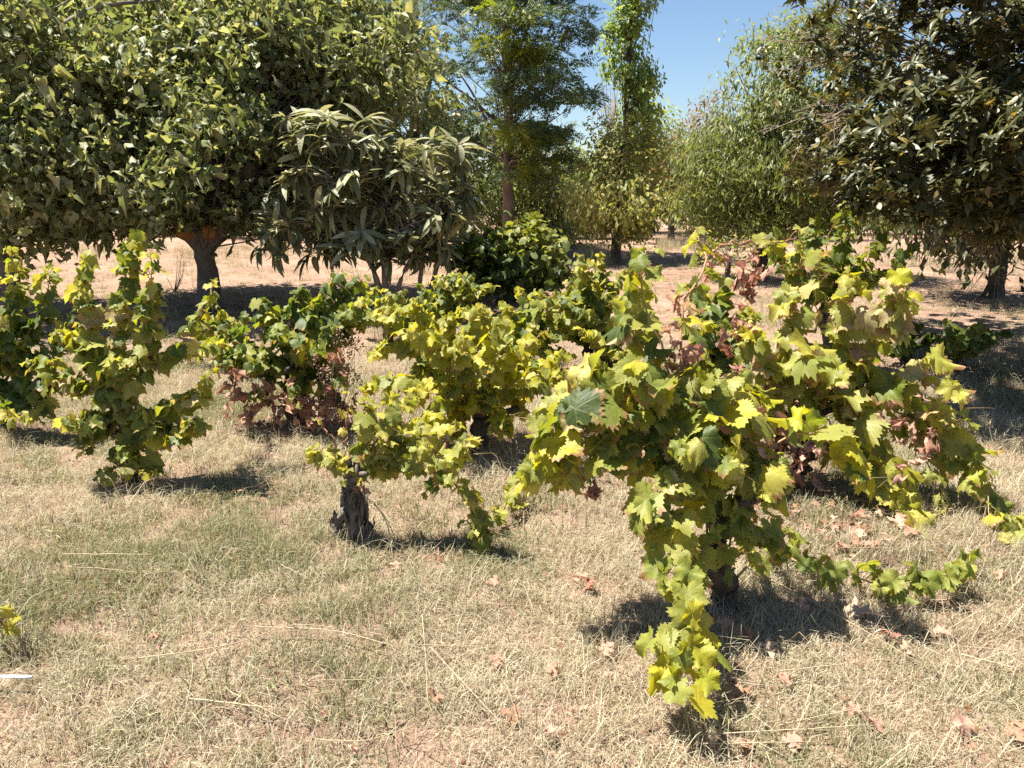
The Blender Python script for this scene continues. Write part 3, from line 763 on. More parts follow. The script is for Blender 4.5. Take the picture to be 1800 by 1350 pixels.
# --- the old grey stump with young yellow shoots
b = G(622, 948); YB = b[1]; H = P(612, 835, YB)
def stump(mb, rng, base, head):
    for dx, dy, hh, rr in ((-.045, 0, .22, .022), (-.025, -.02, .28, .02), (.03, -.01, .24, .023), (.05, .02, .18, .018), (.005, .03, .28, .024), (-.06, .02, .1, .016)):
        p0 = base + [dx * 1.05, dy, -.04]; p1 = base + [dx * .8 + rng.normal(0, .012), dy + rng.normal(0, .012), hh]
        sp = spline([p0, p0 * .65 + p1 * .35 + rng.normal(0, .012, 3), p0 * .3 + p1 * .7 + rng.normal(0, .012, 3), p1], 16)
        mb.tube(sp - base, np.linspace(rr * 1.25, rr * .75, 16) * (1 + .45 * (rng.random(16) - .5)), 11, .32, rng)
        for q in range(34):                      # peeling strips of bark
            k = rng.integers(1, 13); a = rng.random() * 6.28; r2 = rr * rng.uniform(1.0, 1.5)
            o = np.array([math.cos(a), math.sin(a), 0]); w = np.array([-math.sin(a), math.cos(a), 0]) * rng.uniform(.004, .013)
            c0 = sp[k] - base + o * r2; c1 = c0 + np.array([rng.normal(0, .008), rng.normal(0, .008), rng.uniform(.03, .09)]) + o * rng.uniform(-.004, .016)
            m_ = (c0 + c1) / 2 + o * .004
            mb.add([c0 - w * .6, c0 + w * .6, m_ - w, m_ + w, c1 - w * .3, c1 + w * .3], [(0, 1, 3), (0, 3, 2), (2, 3, 5), (2, 5, 4)])
cn = [
 ([None] + PP((YB, YB - .05), (590, 815), (565, 800), (548, 800)), 9, {'size': .085, 'start': .35, 'w': {'L': 5, 'Y': 2}}),
 ([None] + PP((YB - .02, YB - .08), (620, 825), (640, 835), (650, 850)), 5, {'size': .08, 'start': .2}),
 ([None] + PP((YB - .02, YB - .1), (600, 815), (610, 830), (600, 850)), 4, {'size': .07, 'start': .2, 'w': {'V': 3, 'Y': 3}}),
 ([None] + PP((YB, YB), (610, 790), (606, 740), (612, 700)), 3, {'size': .06, 'mat': 'cane_red', 'start': .5}),
 ([None] + PP((YB, YB), (590, 790), (570, 755), (562, 740)), 1, {'size': .05, 'mat': 'cane_red', 'start': .8}),
 ([None] + PP((YB, YB + .05), (640, 790), (650, 740), (640, 700)), 14, {'size': .1}),
 ([None] + PP((YB, YB + .05), (660, 800), (700, 770), (680, 730)), 13, {'size': .1}),
 ([None] + PP((YB, YB + .15), (660, 780), (690, 720), (725, 705)), 10, {'size': .1}),
 ([None] + PP((YB, YB + .2), (700, 800), (770, 765), (805, 750)), 9, {'size': .1}),
 ([None] + PP((YB, YB), (660, 815), (710, 815), (735, 800)), 9, {'size': .1, 'w': {'G': 3, 'Y': 3, 'D': 2}}),
 ([None] + PP((YB, YB - .05), (680, 825), (740, 800), (760, 765)), 10, {'size': .1}),
 ([None] + PP((YB, YB - .15), (690, 828), (770, 820), (810, 790), (825, 775)), 14, {'size': .1}),
 ([P(770, 820, YB - .05)] + PP((YB - .05, YB - .15), (800, 850), (825, 890), (830, 930), (850, 955)), 20, {'size': .085, 'start': .05, 'tipsmall': .2}),
 ([P(830, 930, YB - .15), G(860, 935) + [0, 0, .07], G(890, 905) + [0, 0, .1], G(912, 880) + [0, 0, .12]], 13, {'size': .085, 'start': .05, 'tipsmall': .2, 'w': {'G': 3, 'Y': 4, 'L': 1}}),
 ([P(770, 820, YB - .05)] + PP((YB - .05, YB), (760, 850), (740, 870)), 5, {'size': .09, 'start': .1, 'w': {'Y': 3, 'G': 2, 'D': 2}}),
]
vine('gnarled grey vine stump with a few young yellow shoots, left of centre', b, H, cn, .1, {'Y': 4, 'L': 3, 'G': 2.2}, 0, 404, .022,
     dry=[(P(640, 860, YB - .02), (.015, .02, .02), 2, .05), (P(650, 800, YB), (.02, .02, .05), 3, .05)], extra_trunk=stump, stalk=.05, tend=2)

# --- the tall open vine on the left with green grapes
b = G(232, 852); YB = b[1]; H = P(228, 780, YB)
w5 = {'Y': 4, 'G': 4.5, 'L': .8, 'P': 1.4, 'D': 1}
cn = [
 ([None] + PP((YB, YB + .1), (215, 680), (215, 580), (228, 480), (240, 415)), 30, {}),
 ([None] + PP((YB, YB + .15), (190, 690), (165, 600), (150, 520), (160, 450)), 24, {}),
 ([None] + PP((YB, YB), (240, 680), (262, 600), (268, 530), (262, 440)), 22, {}),
 ([None] + PP((YB, YB - .1), (260, 750), (310, 720), (345, 700), (370, 660)), 15, {'size': .11}),
 ([None] + PP((YB, YB - .15), (265, 770), (310, 770), (345, 745)), 13, {'size': .12, 'w': {'G': 4, 'D': 3, 'Y': 2}}),
 ([None] + PP((YB, YB - .15), (240, 760), (255, 730), (270, 760), (285, 790)), 14, {'size': .11, 'w': {'Y': 3, 'G': 3, 'P': 2}}),
 ([None] + PP((YB, YB - .2), (200, 740), (150, 750), (110, 740)), 13, {}),
 ([None] + PP((YB, YB), (190, 700), (130, 680), (90, 650), (60, 640)), 18, {'w': {'G': 5, 'Y': 2, 'P': 1}}),
 ([None] + PP((YB, YB + .1), (200, 690), (150, 620), (110, 590)), 16, {}),
 ([None] + PP((YB, YB - .15), (215, 800), (195, 830), (190, 840)), 6, {'size': .1}),
 ([None] + PP((YB, YB - .15), (240, 790), (260, 820), (270, 840)), 7, {'size': .1}),
 ([None] + PP((YB - .05, YB - .15), (225, 770), (220, 800), (235, 830)), 7, {'size': .09}),
 ([None] + PP((YB, YB - .1), (205, 760), (160, 770), (150, 800)), 9, {'size': .1}),
 ([None] + PP((YB, YB + .3), (255, 650), (310, 620), (350, 560), (370, 500)), 15, {'size': .1}),
 ([P(310, 620, YB + .2)] + PP((YB + .3, YB + .7), (350, 615), (400, 610)), 9, {'size': .09, 'start': .1}),
 ([None] + PP((YB, YB - .1), (215, 720), (200, 660), (230, 640)), 14, {}),
]
vine('tall open vine on the left with pale green grapes hanging near its foot', b, H, cn, .115, w5, 1, 505, .035,
     bunches=[(P(218, 808, YB - .1), .13, .045), (P(205, 530, YB + .1), .12, .04), (P(238, 855, YB - .1), .06, .03)], stalk=.07, face=.4, density=1.5)
# --- vine at the far left edge
b = G(-10, 762); YB = b[1]; H = P(-5, 690, YB)
w6 = {'G': 4, 'D': 4, 'Y': 2.2}
cn = [([None] + PP((YB, YB + dy), *t), n, {}) for t, n, dy in (
 (((20, 600), (30, 520), (20, 440)), 20, .2), (((40, 620), (80, 540), (90, 470)), 20, .2), (((50, 650), (100, 610), (130, 560)), 18, .1),
 (((40, 680), (90, 680), (130, 700)), 16, -.2), (((20, 690), (40, 720), (60, 745)), 14, -.2), (((-20, 640), (-40, 560), (-20, 480)), 14, 0.), (((10, 650), (10, 600), (0, 560)), 14, -.1), (((60, 640), (70, 700), (85, 735)), 12, -.1), (((15, 680), (5, 720), (20, 740)), 10, -.3))]
vine('dark green vine cut off by the left edge of the frame', b, H, cn, .125, w6, 1, 606, .04, stalk=.07, density=1.4)
# --- grey-green vine left of the yellow one
b = G(520, 742); YB = b[1]; H = P(515, 660, YB)
w7 = {'D': 4.5, 'G': 5, 'Y': 1.2}
cn = [([None] + PP((YB, YB + dy), *t), n, {'tipyellow': .1}) for t, n, dy in (
 (((530, 590), (570, 530), (600, 485)), 22, -.1), (((550, 600), (600, 530), (635, 490)), 20, 0), (((560, 620), (620, 580), (650, 550)), 16, -.1), (((540, 650), (580, 690), (600, 720)), 10, -.2), (((500, 640), (470, 690), (440, 700)), 10, -.3), (((520, 650), (520, 690), (525, 715)), 9, -.3), (((540, 610), (600, 560), (640, 530)), 20, -.3), (((510, 590), (520, 540), (540, 510)), 18, .1), (((490, 600), (470, 560), (460, 535)), 18, 0), (((470, 630), (410, 590), (350, 570)), 18, -.1), (((480, 640), (420, 640), (370, 600)), 16, -.3),
 (((470, 640), (430, 620), (400, 640)), 14, -.3), (((520, 620), (500, 590), (480, 590)), 16, -.4), (((550, 630), (580, 600), (590, 580)), 16, -.3), (((530, 640), (540, 620), (530, 600)), 14, -.4), (((480, 650), (460, 650), (440, 640)), 12, -.3), (((560, 650), (590, 650), (600, 680)), 10, -.3))]
vine('grey green bush vine with a skirt of withered red leaves, left of the yellow vine', b, H, cn, .135, w7, 1, 707, .05, stalk=.07, face=.5, density=1.3,
     dry=[(P(450, 700, YB - .2), (.1, .07, .09), 26, .09), (P(520, 720, YB - .2), (.12, .07, .06), 26, .09), (P(590, 720, YB - .25), (.09, .07, .07), 22, .08), (P(400, 665, YB - .2), (.03, .04, .04), 3, .1), (P(590, 640, YB - .4), (.04, .04, .05), 5, .07)])
# --- vines of the row behind
def auto_vine(label, bpx, bpy_, hpy, x0, x1, y0, y1, n, leaves, size, w, seed, lod=2, depth=.5, **k):
    b = G(bpx, bpy_); YB = b[1]; H = P(bpx, hpy, YB)
    rg = np.random.default_rng(seed); cn = []
    for q in range(n):
        u = (q + rg.random()) / n * 2 - 1
        ex = (x0 + x1) / 2 + (x1 - x0) / 2 * u
        top = y0 + (y1 - y0) * (rg.random() ** 1.3) * (.5 + .5 * abs(u)) + (y1 - y0) * .25 * abs(u) ** 2
        dy = rg.uniform(-depth, depth)
        cn.append(([None, P(bpx + (ex - bpx) * .45, hpy + (top - hpy) * .55, YB + dy * .5), P(ex, top, YB + dy)], leaves, {'start': .15}))
    return vine(label, b, H, cn, size, w, lod, seed, stalk=.06, **k)
auto_vine('upright green vine behind the yellow vine, in front of the dense round bush', 1035, 655, 600, 960, 1110, 440, 630, 24, 17, .125, {'G': 5, 'D': 3, 'Y': 3.5, 'L': .5}, 811)
auto_vine('low green vine in the back row, behind the left half of the yellow vine', 790, 600, 565, 715, 870, 475, 590, 20, 16, .13, {'G': 5, 'D': 5, 'Y': 1}, 812)
auto_vine('pale green vine in the back row, between two darker ones', 925, 655, 610, 840, 1020, 505, 650, 24, 15, .12, {'G': 5, 'D': 2, 'Y': 4, 'L': .6}, 813)
auto_vine('small lime vine half hidden behind the left side of the front vine', 1075, 665, 620, 1000, 1130, 540, 670, 14, 14, .12, {'G': 3, 'Y': 4, 'L': 2}, 814)
auto_vine('dark green bushy vine hidden behind the big front vine', 1255, 705, 640, 1180, 1340, 490, 690, 20, 17, .135, {'D': 5, 'G': 4, 'Y': .6}, 815)
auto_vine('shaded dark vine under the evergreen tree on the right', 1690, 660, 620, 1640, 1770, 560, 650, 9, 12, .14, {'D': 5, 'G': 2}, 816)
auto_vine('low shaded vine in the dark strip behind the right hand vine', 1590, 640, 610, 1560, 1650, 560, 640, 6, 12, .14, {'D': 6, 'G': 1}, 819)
auto_vine('straggly low vine in the fig tree shade, behind the left vines', 400, 650, 610, 290, 470, 540, 640, 14, 12, .11, {'G': 5, 'D': 3, 'Y': 2}, 817)
auto_vine('green vine in the back row, right beside the loquat stems', 680, 610, 570, 610, 760, 500, 600, 16, 14, .12, {'G': 4, 'D': 5, 'Y': 1.5}, 818)
# tall vine climbing into the evergreen
b = G(1450, 640); YB = b[1]; H = P(1450, 560, YB)
cn = [([None] + PP((YB, YB + dy), *t), n, {'tipyellow': ty}) for t, n, dy, ty in (
 (((1440, 500), (1430, 440), (1440, 385)), 26, -.6, .1), (((1460, 500), (1480, 430), (1490, 360)), 26, -.6, .1), (((1470, 500), (1530, 450), (1560, 400)), 24, -.6, 0), (((1480, 520), (1560, 480), (1600, 430)), 20, -.6, 0),
 (((1400, 500), (1370, 450), (1350, 420)), 22, -.7, .6), (((1420, 520), (1400, 470), (1400, 430)), 20, -.7, .6), (((1460, 540), (1500, 500), (1520, 480)), 20, -.5, 0), (((1450, 450), (1480, 360), (1540, 300), (1570, 262)), 8, -1.3, 0), (((1500, 380), (1560, 290), (1620, 200), (1660, 130)), 9, -1.5, 0), (((1440, 520), (1450, 480), (1470, 450)), 20, -.5, 0))]
vine('tall green vine climbing up into the evergreen tree on the right', b, H, cn, .15, {'D': 4, 'G': 5, 'Y': .8}, 1, 820, .045, stalk=.08)
# young shoot at the lower left edge
b = G(-25, 1165); H = b + [0, 0, .1]
vine('small yellow vine shoot poking in at the lower left edge', b, H, [([None, b + [.05, 0, .16], G(12, 1150) + [0, 0, .1], G(40, 1135) + [0, 0, .05]], 7, {'size': .06})], .06, {'L': 2, 'Y': 2}, 0, 821, .012, stalk=.03, tend=1)

# ------------------------------------------------------------------ trees
def tree(name, label, base, trunk, r0, r1, blobs, tmpls, key, cls_w, leaf, per, crad, style, seed, wood, nparts=0, limb_every=1, twig_r=.012, limb_r=.05, cat='tree', group=None, reject=None, stems=None, minpx=9, hero=None, fork=.35, crown='crown', gap=-1.0, near_only=False):
    rng = np.random.default_rng(seed)
    base = np.asarray(base, float)
    root = empty(name, base, label, cat, group)
    tr = spline([base + np.array(q) for q in trunk], 22)
    mb = MB()
    mb.tube(tr - base, np.linspace(r0, r1, 22) * np.concatenate([[1.35, 1.15], np.ones(20)]) * (1 + .08 * rng.random(22)), 12, .08, rng)
    mb.build('trunk', MAT[wood], root)
    stems_w = [tr] if not stems else []
    for st in (stems or []):
        sp = spline([base + np.array(q) for q in st], 14); stems_w.append(sp)
        sb = MB(); sb.tube(sp - base, np.linspace(r0 * .8, r1 * .6, 14), 8, .1, rng); sb.build('branch', MAT[wood], root)
    if stems: stems_w.append(tr)
    # leaf clusters
    C = []
    for cx, cy, cz, rx, ry, rz, n in blobs:
        k = 0
        while k < n:
            v = unit(rng.normal(0, 1, 3)); rr = rng.uniform(.35, 1.0) ** .6
            p = np.array([cx, cy, cz]) + v * rr * np.array([rx, ry, rz])
            if p[2] < .25: continue
            if reject is not None and reject(p): k += 1; continue
            C.append(p); k += 1
    C = np.array(C)
    if gap is not None:
        f = np.sin(2.7 * C[:, 0] + 1.1 * C[:, 2] + seed) + np.sin(3.1 * C[:, 2] - 1.7 * C[:, 1] + .5 * seed) + np.sin(2.2 * C[:, 1] + 2.3 * C[:, 0] + 2 * seed)
        C = C[f + rng.normal(0, .35, len(C)) > gap]
    # limbs
    tw = MB(); nl = 0
    for q in range(0, len(C), limb_every):
        c = C[q]
        st = stems_w[rng.integers(len(stems_w))] if len(stems_w) > 1 else stems_w[0]
        cand = st[int(len(st) * fork):]
        hd = np.hypot(cand[:, 0] - c[0], cand[:, 1] - c[1]); okc = cand[:, 2] < c[2] + .1 - .55 * hd
        cand = cand[okc] if okc.any() else cand[:2]
        dd = np.linalg.norm((cand - c) * [1, 1, .8], axis=1)
        s = cand[np.argmin(dd)] if near_only or rng.random() < .7 else cand[rng.integers(len(cand))]
        m_ = s * .45 + c * .55 + np.array([0, 0, .12 * np.linalg.norm(c - s) * (rng.random() - .2)]) + rng.normal(0, .05, 3)
        sp = spline([s, m_, c], 9)
        big = rng.random() < .16 and nl < 14
        rad = limb_r * rng.uniform(.6, 1) if big else twig_r
        tgt = tw
        if big: tgt = MB()
        tgt.tube(sp - base, np.linspace(rad, max(.004, rad * .25), 9), 6 if big else 4, .1 if big else 0, rng)
        if big: nl += 1; tgt.build('branch', MAT[wood], root)
    if tw.n: tag(tw.build('twigs', MAT[wood], root), kind='stuff')
    # leaves
    n = len(C) * per
    ci = np.repeat(np.arange(len(C)), per)
    ctr = C.mean(0)
    outw = unit(C - ctr)[ci]
    dv = rng.normal(0, 1, (n, 3))
    sz = leaf * rng.uniform(.6, 1.2, n)
    if style == 'rosette':
        ax = unit(outw * .5 + np.array([0, 0, .9]) + rng.normal(0, .35, (len(C), 3))[ci])
        pol = rng.uniform(.35, 1.0, n) ** 1 * 2.1; az = rng.random(n) * 6.283
        u_ = unit(np.cross(ax, np.array([.3, .9, .1]))); v_ = np.cross(ax, u_)
        rad = np.cos(az)[:, None] * u_ + np.sin(az)[:, None] * v_
        t = np.cos(pol)[:, None] * ax + np.sin(pol)[:, None] * rad
        pos = C[ci] - ax * (rng.random(n) * crad)[:, None]
        nor = ax - t * (ax * t).sum(1, keepdims=True) + rng.normal(0, .18, (n, 3)) + np.array([0, 0, .25])
        old = pol > 1.45
        t = t + np.array([0, 0, -.75]) * old[:, None]
        cls = wpick(rng, cls_w, n)
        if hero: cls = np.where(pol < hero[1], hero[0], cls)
    else:
        pos = C[ci] + dv * crad * np.array([1, 1, .75])
        if style == 'fig':
            nor = outw * .5 + np.array([0, 0, .75]) + rng.normal(0, .6, (n, 3)); t = outw * .6 + np.array([0, 0, -.35]) + rng.normal(0, .7, (n, 3))
        elif style == 'droop':
            nor = outw * .8 + np.array([0, 0, .55]) + rng.normal(0, .5, (n, 3)); t = np.array([0, 0, -1.]) + outw * .3 + rng.normal(0, .38, (n, 3))
        elif style == 'frond':
            pos = C[ci] + dv * crad * np.array([1.15, 1.15, .26])
            nor = np.array([0, -.25, .8]) + rng.normal(0, .45, (n, 3)); t = unit(outw * [1, 1, 0]) * .5 + rng.normal(0, .8, (n, 3)) * [1, 1, .2]
        else:
            nor = outw * .4 + np.array([0, 0, .6]) + rng.normal(0, .6, (n, 3)); t = outw * .4 + np.array([0, 0, -.4]) + rng.normal(0, .7, (n, 3))
        cls = wpick(rng, cls_w, n)
        if hero:
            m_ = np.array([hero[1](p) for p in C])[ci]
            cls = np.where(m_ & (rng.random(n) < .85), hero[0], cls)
    pos[:, 2] = np.maximum(pos[:, 2], .1)
    if reject is not None:
        kp = ~np.array([reject(p) for p in pos]); pos, nor, t, sz, cls = pos[kp], nor[kp], t[kp], sz[kp], cls[kp]
    place_leaves(root, base, key, tmpls, pos, frames(nor, t), sz, cls, nparts, 'leaf', crown, seed, minpx)
    return root

# loquat volume, kept free of fig leaves
LQ = P(655, 345, 8.9)
def in_loquat(p): return (p[0] > -2.7 and p[1] < 9.5) or p[1] < LQ[1] + 1.0 and ((p[0] - LQ[0]) / 1.35) ** 2 + ((p[2] - LQ[2]) / 1.0) ** 2 < 1 or (p[1] < 8.4 and p[0] > -3.0 and p[2] < 3)
# --- big fig
b = G(368, 540); bx, by = b[0], b[1]
fig = tree('fig_tree', 'big spreading fig tree with orange cut stubs on its forked trunk', b, [(0, 0, -.1), (.02, 0, .4), (0, 0, .8), (.05, .1, 1.5), (.1, .2, 2.6), (.0, .2, 3.6)], .15, .05,
     [(bx + .1, by + .2, 1.75, 2.7, 2.2, .65, 210), (bx + .1, by + .5, 2.6, 3.0, 2.0, .8, 260), (bx + .15, by + 1.0, 3.4, 2.9, 1.7, .85, 240), (bx + 1.0, by + .9, 2.6, 2.1, 1.5, 1.3, 120), (bx + .9, by - .6, 1.35, .8, .6, .3, 30), (bx - .9, by - .9, 1.3, .9, .6, .3, 30), (bx - 1.9, by - .6, 1.2, 1.0, .7, .28, 50), (bx + .2, by - 1.1, 1.4, 1.3, .5, .25, 45), (bx + 1.3, by + .2, 1.3, 1.0, .7, .25, 40)],
     FIGL, 'fig', {'fig': 1}, .096, 42, .2, 'fig', 31, 'figwood', 300, 3, .011, .03, reject=in_loquat, group='fig trees on the left',
     stems=[[(0, 0, .75), (-.25, -.05, 1.1), (-.55, -.1, 1.6), (-.9, -.1, 2.4), (-1.1, 0, 3.2)], [(.02, 0, .75), (.3, -.05, 1.05), (.5, 0, 1.5), (.62, .0, 2.2), (1.0, .1, 3.0)], [(.05, .1, 1.2), (-.1, .5, 2.0), (-.3, .8, 3.0), (-.3, .9, 3.8)], [(.5, 0, 1.5), (.75, -.2, 1.75), (.85, -.25, 2.05)]])
for dx, dz, rr, tl in ((-.2, 1.0, .1, -.6), (.17, .98, .09, .6)):
    cb = MB(); c0 = np.array([dx * .7, -.06, dz - .06]); c1 = np.array([dx, -.2, dz + .02])
    cb.tube(spline([c0, c1], 3), [rr, rr, rr * .95], 12); cb.build('cut_stub', MAT['cutwood'], fig)
b2 = G(15, 560)
tree('fig_tree', 'second fig tree with a dark shaded trunk at the left edge', b2, [(0, 0, -.1), (.05, 0, .6), (0, .1, 1.4), (.1, .2, 2.6), (.1, .2, 3.4)], .17, .05,
     [(b2[0] + .1, b2[1] + .7, 2.8, 2.3, 1.7, 1.5, 250), (b2[0] + .2, b2[1] + .0, 1.6, 1.8, 1.5, .6, 120)],
     FIGL, 'fig', {'fig': 1}, .096, 40, .2, 'fig', 32, 'figwood', 300, 2, .012, .06, group='fig trees on the left')
# --- loquat
b = G(690, 548); b[0] = LQ[0] + .1; b[1] = 8.9; b[2] = gh(b[0], b[1])
tree('loquat_tree', 'many stemmed loquat tree with long drooping leaves in pale rosettes', b, [(0, 0, -.05), (0, 0, .5), (-.02, 0, 1.0), (.02, 0, 1.7)], .04, .02,
     [(LQ[0] - .45, LQ[1], LQ[2] + .2, .72, .55, .74, 44), (LQ[0] + .45, LQ[1] + .1, LQ[2] + .02, .78, .55, .64, 40), (LQ[0] - .9, LQ[1] - .1, LQ[2] - .4, .4, .3, .3, 12), (LQ[0] + .9, LQ[1], LQ[2] - .1, .35, .3, .3, 10), (LQ[0] - .35, LQ[1], LQ[2] + .72, .75, .4, .2, 14), (LQ[0] + .6, LQ[1], LQ[2] + .5, .5, .4, .18, 9), (LQ[0] + .1, LQ[1], LQ[2] - .45, 1.0, .5, .2, 26)],
     LOQ, 'loq', {'loq': 1}, .3, 14, .1, 'rosette', 33, 'loqwood', 300, 1, .006, .012, fork=.55, near_only=True, gap=None, hero=('loqy', 1.4),
     stems=[[(0, 0, .0), (-.1, 0, .5), (-.35, 0, .9), (-.8, 0, 1.3)], [(.05, 0, 0), (.2, 0, .5), (.45, 0, .9), (.85, .0, 1.4)], [(.35, .1, 0), (.4, .1, .5), (.5, .1, 1.0), (.5, .1, 1.6)], [(-.05, .1, 0), (-.15, .1, .6), (-.3, .2, 1.2), (-.4, .2, 1.8)], [(.4, .1, 0), (.6, .1, .6), (.75, .1, 1.0)]])
# --- tall feathery tree
b = G(893, 449); bx, by = b[0], b[1]
bl = []
rgf = np.random.default_rng(77)
for z, ex in ((2.2, 1.3), (2.9, 1.8), (3.5, 2.3), (4.1, 2.4), (4.75, 2.4), (5.4, 2.2), (6.1, 2.0), (6.8, 1.8), (7.6, 1.4)):
    for q in range(6):
        a = rgf.random() * 6.28; r_ = ex * rgf.uniform(.35, .85)
        bl.append((bx + .05 + r_ * math.cos(a), by + r_ * math.sin(a), z + rgf.normal(0, .18), .8, .65, .17, 11))
tree('feathery_tree', 'tall tree with fine feathery foliage in flat layers and a bare reddish trunk', b, [(0, 0, -.1), (0, 0, 2), (.0, 0, 4), (-.1, 0, 6.2), (.05, 0, 8.4)], .13, .035, bl, FRO, 'frond', {'feather': 1}, .34, 10, .2, 'frond', 41, 'pinewood', 0, 4, .014, .05, hero=('feathery', lambda p: math.sin(2.1 * p[0] + 1.3) + math.sin(3.3 * p[2] + p[0]) > 1.0), fork=.25)
b = P(735, 440, 20.5); b[2] = 0; bx, by = b[0], b[1]
bl = []
for z in np.arange(2.0, 9.2, .6):
    for q in range(4):
        a = rgf.random() * 6.28; r_ = 1.4 * rgf.uniform(.2, .8)
        bl.append((bx + r_ * math.cos(a), by + r_ * math.sin(a), z, .7, .6, .25, 8))
tree('feathery_tree', 'dense green feathery tree rising behind the fig tree', b, [(0, 0, -.1), (0, 0, 3), (.1, 0, 6), (.05, 0, 9)], .15, .04, bl, FRO, 'frond', {'feather': 3, 'feathery': 1}, .34, 11, .2, 'frond', 42, 'pinewood', 0, 4, .014, .04, fork=.2)
# --- slender tall tree
b = P(1095, 440, 21.5); b[2] = 0; bx, by = b[0], b[1]
bl = [(bx + .18 * math.sin(z * 2.1) + .2 * (z < 4.6), by, z, .6 + .15 * math.sin(3 * z), .65, .4, 44) for z in np.arange(2.4, 8.8, .55)]
tree('slender_tree', 'slender column shaped tree with glossy pale leaves against the sky', b, [(0, 0, -.1), (0, 0, 2), (-.05, 0, 4), (.1, 0, 6.5), (.05, 0, 9)], .09, .03, bl, OVA, 'ova', {'pop': 1}, .15, 18, .13, 'droop', 51, 'darkwood', 300, 3, .012, .03, fork=.2, minpx=7)
# --- pear tree
b = G(1082, 462); bx, by = b[0], b[1]
tree('fruit_tree', 'small bushy fruit tree with yellow green leaves and a short trunk in the clearing', b, [(0, 0, -.1), (0, 0, .4), (.03, 0, .9), (0, 0, 1.6), (.05, 0, 2.3)], .12, .03,
     [(bx + .05, by - .2, 1.25, 1.15, 1.1, .6, 150), (bx + .1, by + .1, 1.9, .85, .7, .5, 80), (bx - .3, by + .1, 2.5, .35, .35, .4, 20), (bx + .2, by + .1, 2.5, .4, .35, .3, 16), (bx + .85, by, 2.3, .4, .4, .4, 26), (bx, by - .1, .8, .85, .8, .3, 60)],
     OVA, 'ova', {'pear': 1}, .125, 17, .17, 'droop', 52, 'darkwood', 300, 5, .008, .02, minpx=7, gap=None)
# --- lance leaved tree
b = G(1335, 490); bx, by = b[0], b[1]
tree('leafy_tree', 'round leafy tree with narrow drooping leaves right of the gap of blue sky', b, [(0, 0, -.1), (0, 0, .5), (.05, 0, 1.2), (0, 0, 2.4), (.05, 0, 3.6)], .14, .04,
     [(bx + .1, by, 1.9, 1.6, 1.4, 1.25, 250), (bx + .25, by, 3.1, 1.25, 1.2, .9, 170), (bx - .85, by, 1.6, .7, .8, .75, 90), (bx + .2, by - .1, .95, 1.3, 1.0, .4, 90), (bx + .5, by, 3.9, .7, .8, .35, 35), (bx + 1.2, by, 2.2, 1.0, 1.0, 1.4, 120)],
     WAL, 'wal', {'wal': 1}, .14, 40, .17, 'droop', 61, 'darkwood', 300, 3, .009, .04, minpx=7)
# --- evergreen on the right
b = np.array([4.8, 6.4, 0.]); bx, by = b[0], b[1]
def gold(p): return False
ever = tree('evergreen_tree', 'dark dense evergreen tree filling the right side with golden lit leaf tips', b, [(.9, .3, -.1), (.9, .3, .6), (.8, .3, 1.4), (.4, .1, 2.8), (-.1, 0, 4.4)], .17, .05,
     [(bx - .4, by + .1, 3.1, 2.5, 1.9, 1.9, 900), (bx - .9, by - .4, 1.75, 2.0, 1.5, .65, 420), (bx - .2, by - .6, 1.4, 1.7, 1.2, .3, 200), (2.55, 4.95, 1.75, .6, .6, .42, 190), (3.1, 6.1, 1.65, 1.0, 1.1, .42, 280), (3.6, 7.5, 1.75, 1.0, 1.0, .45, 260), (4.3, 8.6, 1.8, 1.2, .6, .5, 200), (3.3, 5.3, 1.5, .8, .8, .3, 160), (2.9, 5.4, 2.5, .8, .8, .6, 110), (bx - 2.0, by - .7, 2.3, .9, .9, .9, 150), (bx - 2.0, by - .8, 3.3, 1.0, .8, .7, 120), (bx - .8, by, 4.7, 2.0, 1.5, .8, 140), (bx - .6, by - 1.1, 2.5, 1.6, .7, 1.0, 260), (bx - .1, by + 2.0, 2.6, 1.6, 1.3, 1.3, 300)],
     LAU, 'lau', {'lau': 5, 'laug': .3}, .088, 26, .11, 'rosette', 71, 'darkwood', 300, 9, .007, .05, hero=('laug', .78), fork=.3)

# bare twigs of the evergreen: a fan against the sky and a hanging fringe below
rgt = np.random.default_rng(8)
def twigset(parent, base, seeds, n, ln, grav, r=.006):
    tb = MB()
    for s0, d0 in seeds:
        for q in range(n):
            d = unit(np.array(d0) + rgt.normal(0, .35, 3)); L = ln * rgt.uniform(.5, 1.2)
            m1 = s0 + d * L * .5 + rgt.normal(0, .04, 3); e = s0 + d * L + np.array([0, 0, grav * L]) + rgt.normal(0, .05, 3)
            sp = spline([s0 + rgt.normal(0, .05, 3), m1, e], 7); tb.tube(sp - base, np.linspace(r, .002, 7), 3)
            for k in range(4):
                a = sp[rgt.integers(2, 6)]; dd = unit(d + rgt.normal(0, .6, 3)) * L * .3
                tb.tube(spline([a, a + dd * .5, a + dd + [0, 0, grav * L * .3]], 4) - base, np.linspace(r * .5, .0015, 4), 3)
    return tag(tb.build('bare_twigs', MAT['drytwig'], parent), kind='stuff')
eb = np.array(ever.location)
twigset(ever, eb, [(P(1500, 60, 7.2), (-1, -.1, .15)), (P(1480, 90, 7.0), (-1, 0, -.1)), (P(1520, 20, 7.2), (-1, 0, .2))], 7, .7, .05)
twigset(ever, eb, [(P(1700, 400, 7.0), (-.5, -.2, -.7)), (P(1640, 390, 7.0), (-.3, -.3, -.7)), (P(1760, 400, 6.8), (-.3, -.2, -.7)), (P(1560, 230, 6.4), (-.8, -.3, -.2)), (P(1500, 200, 6.4), (-.8, -.3, -.1)), (P(1600, 120, 6.2), (-.7, -.3, .1))], 11, .5, -.12, .005)

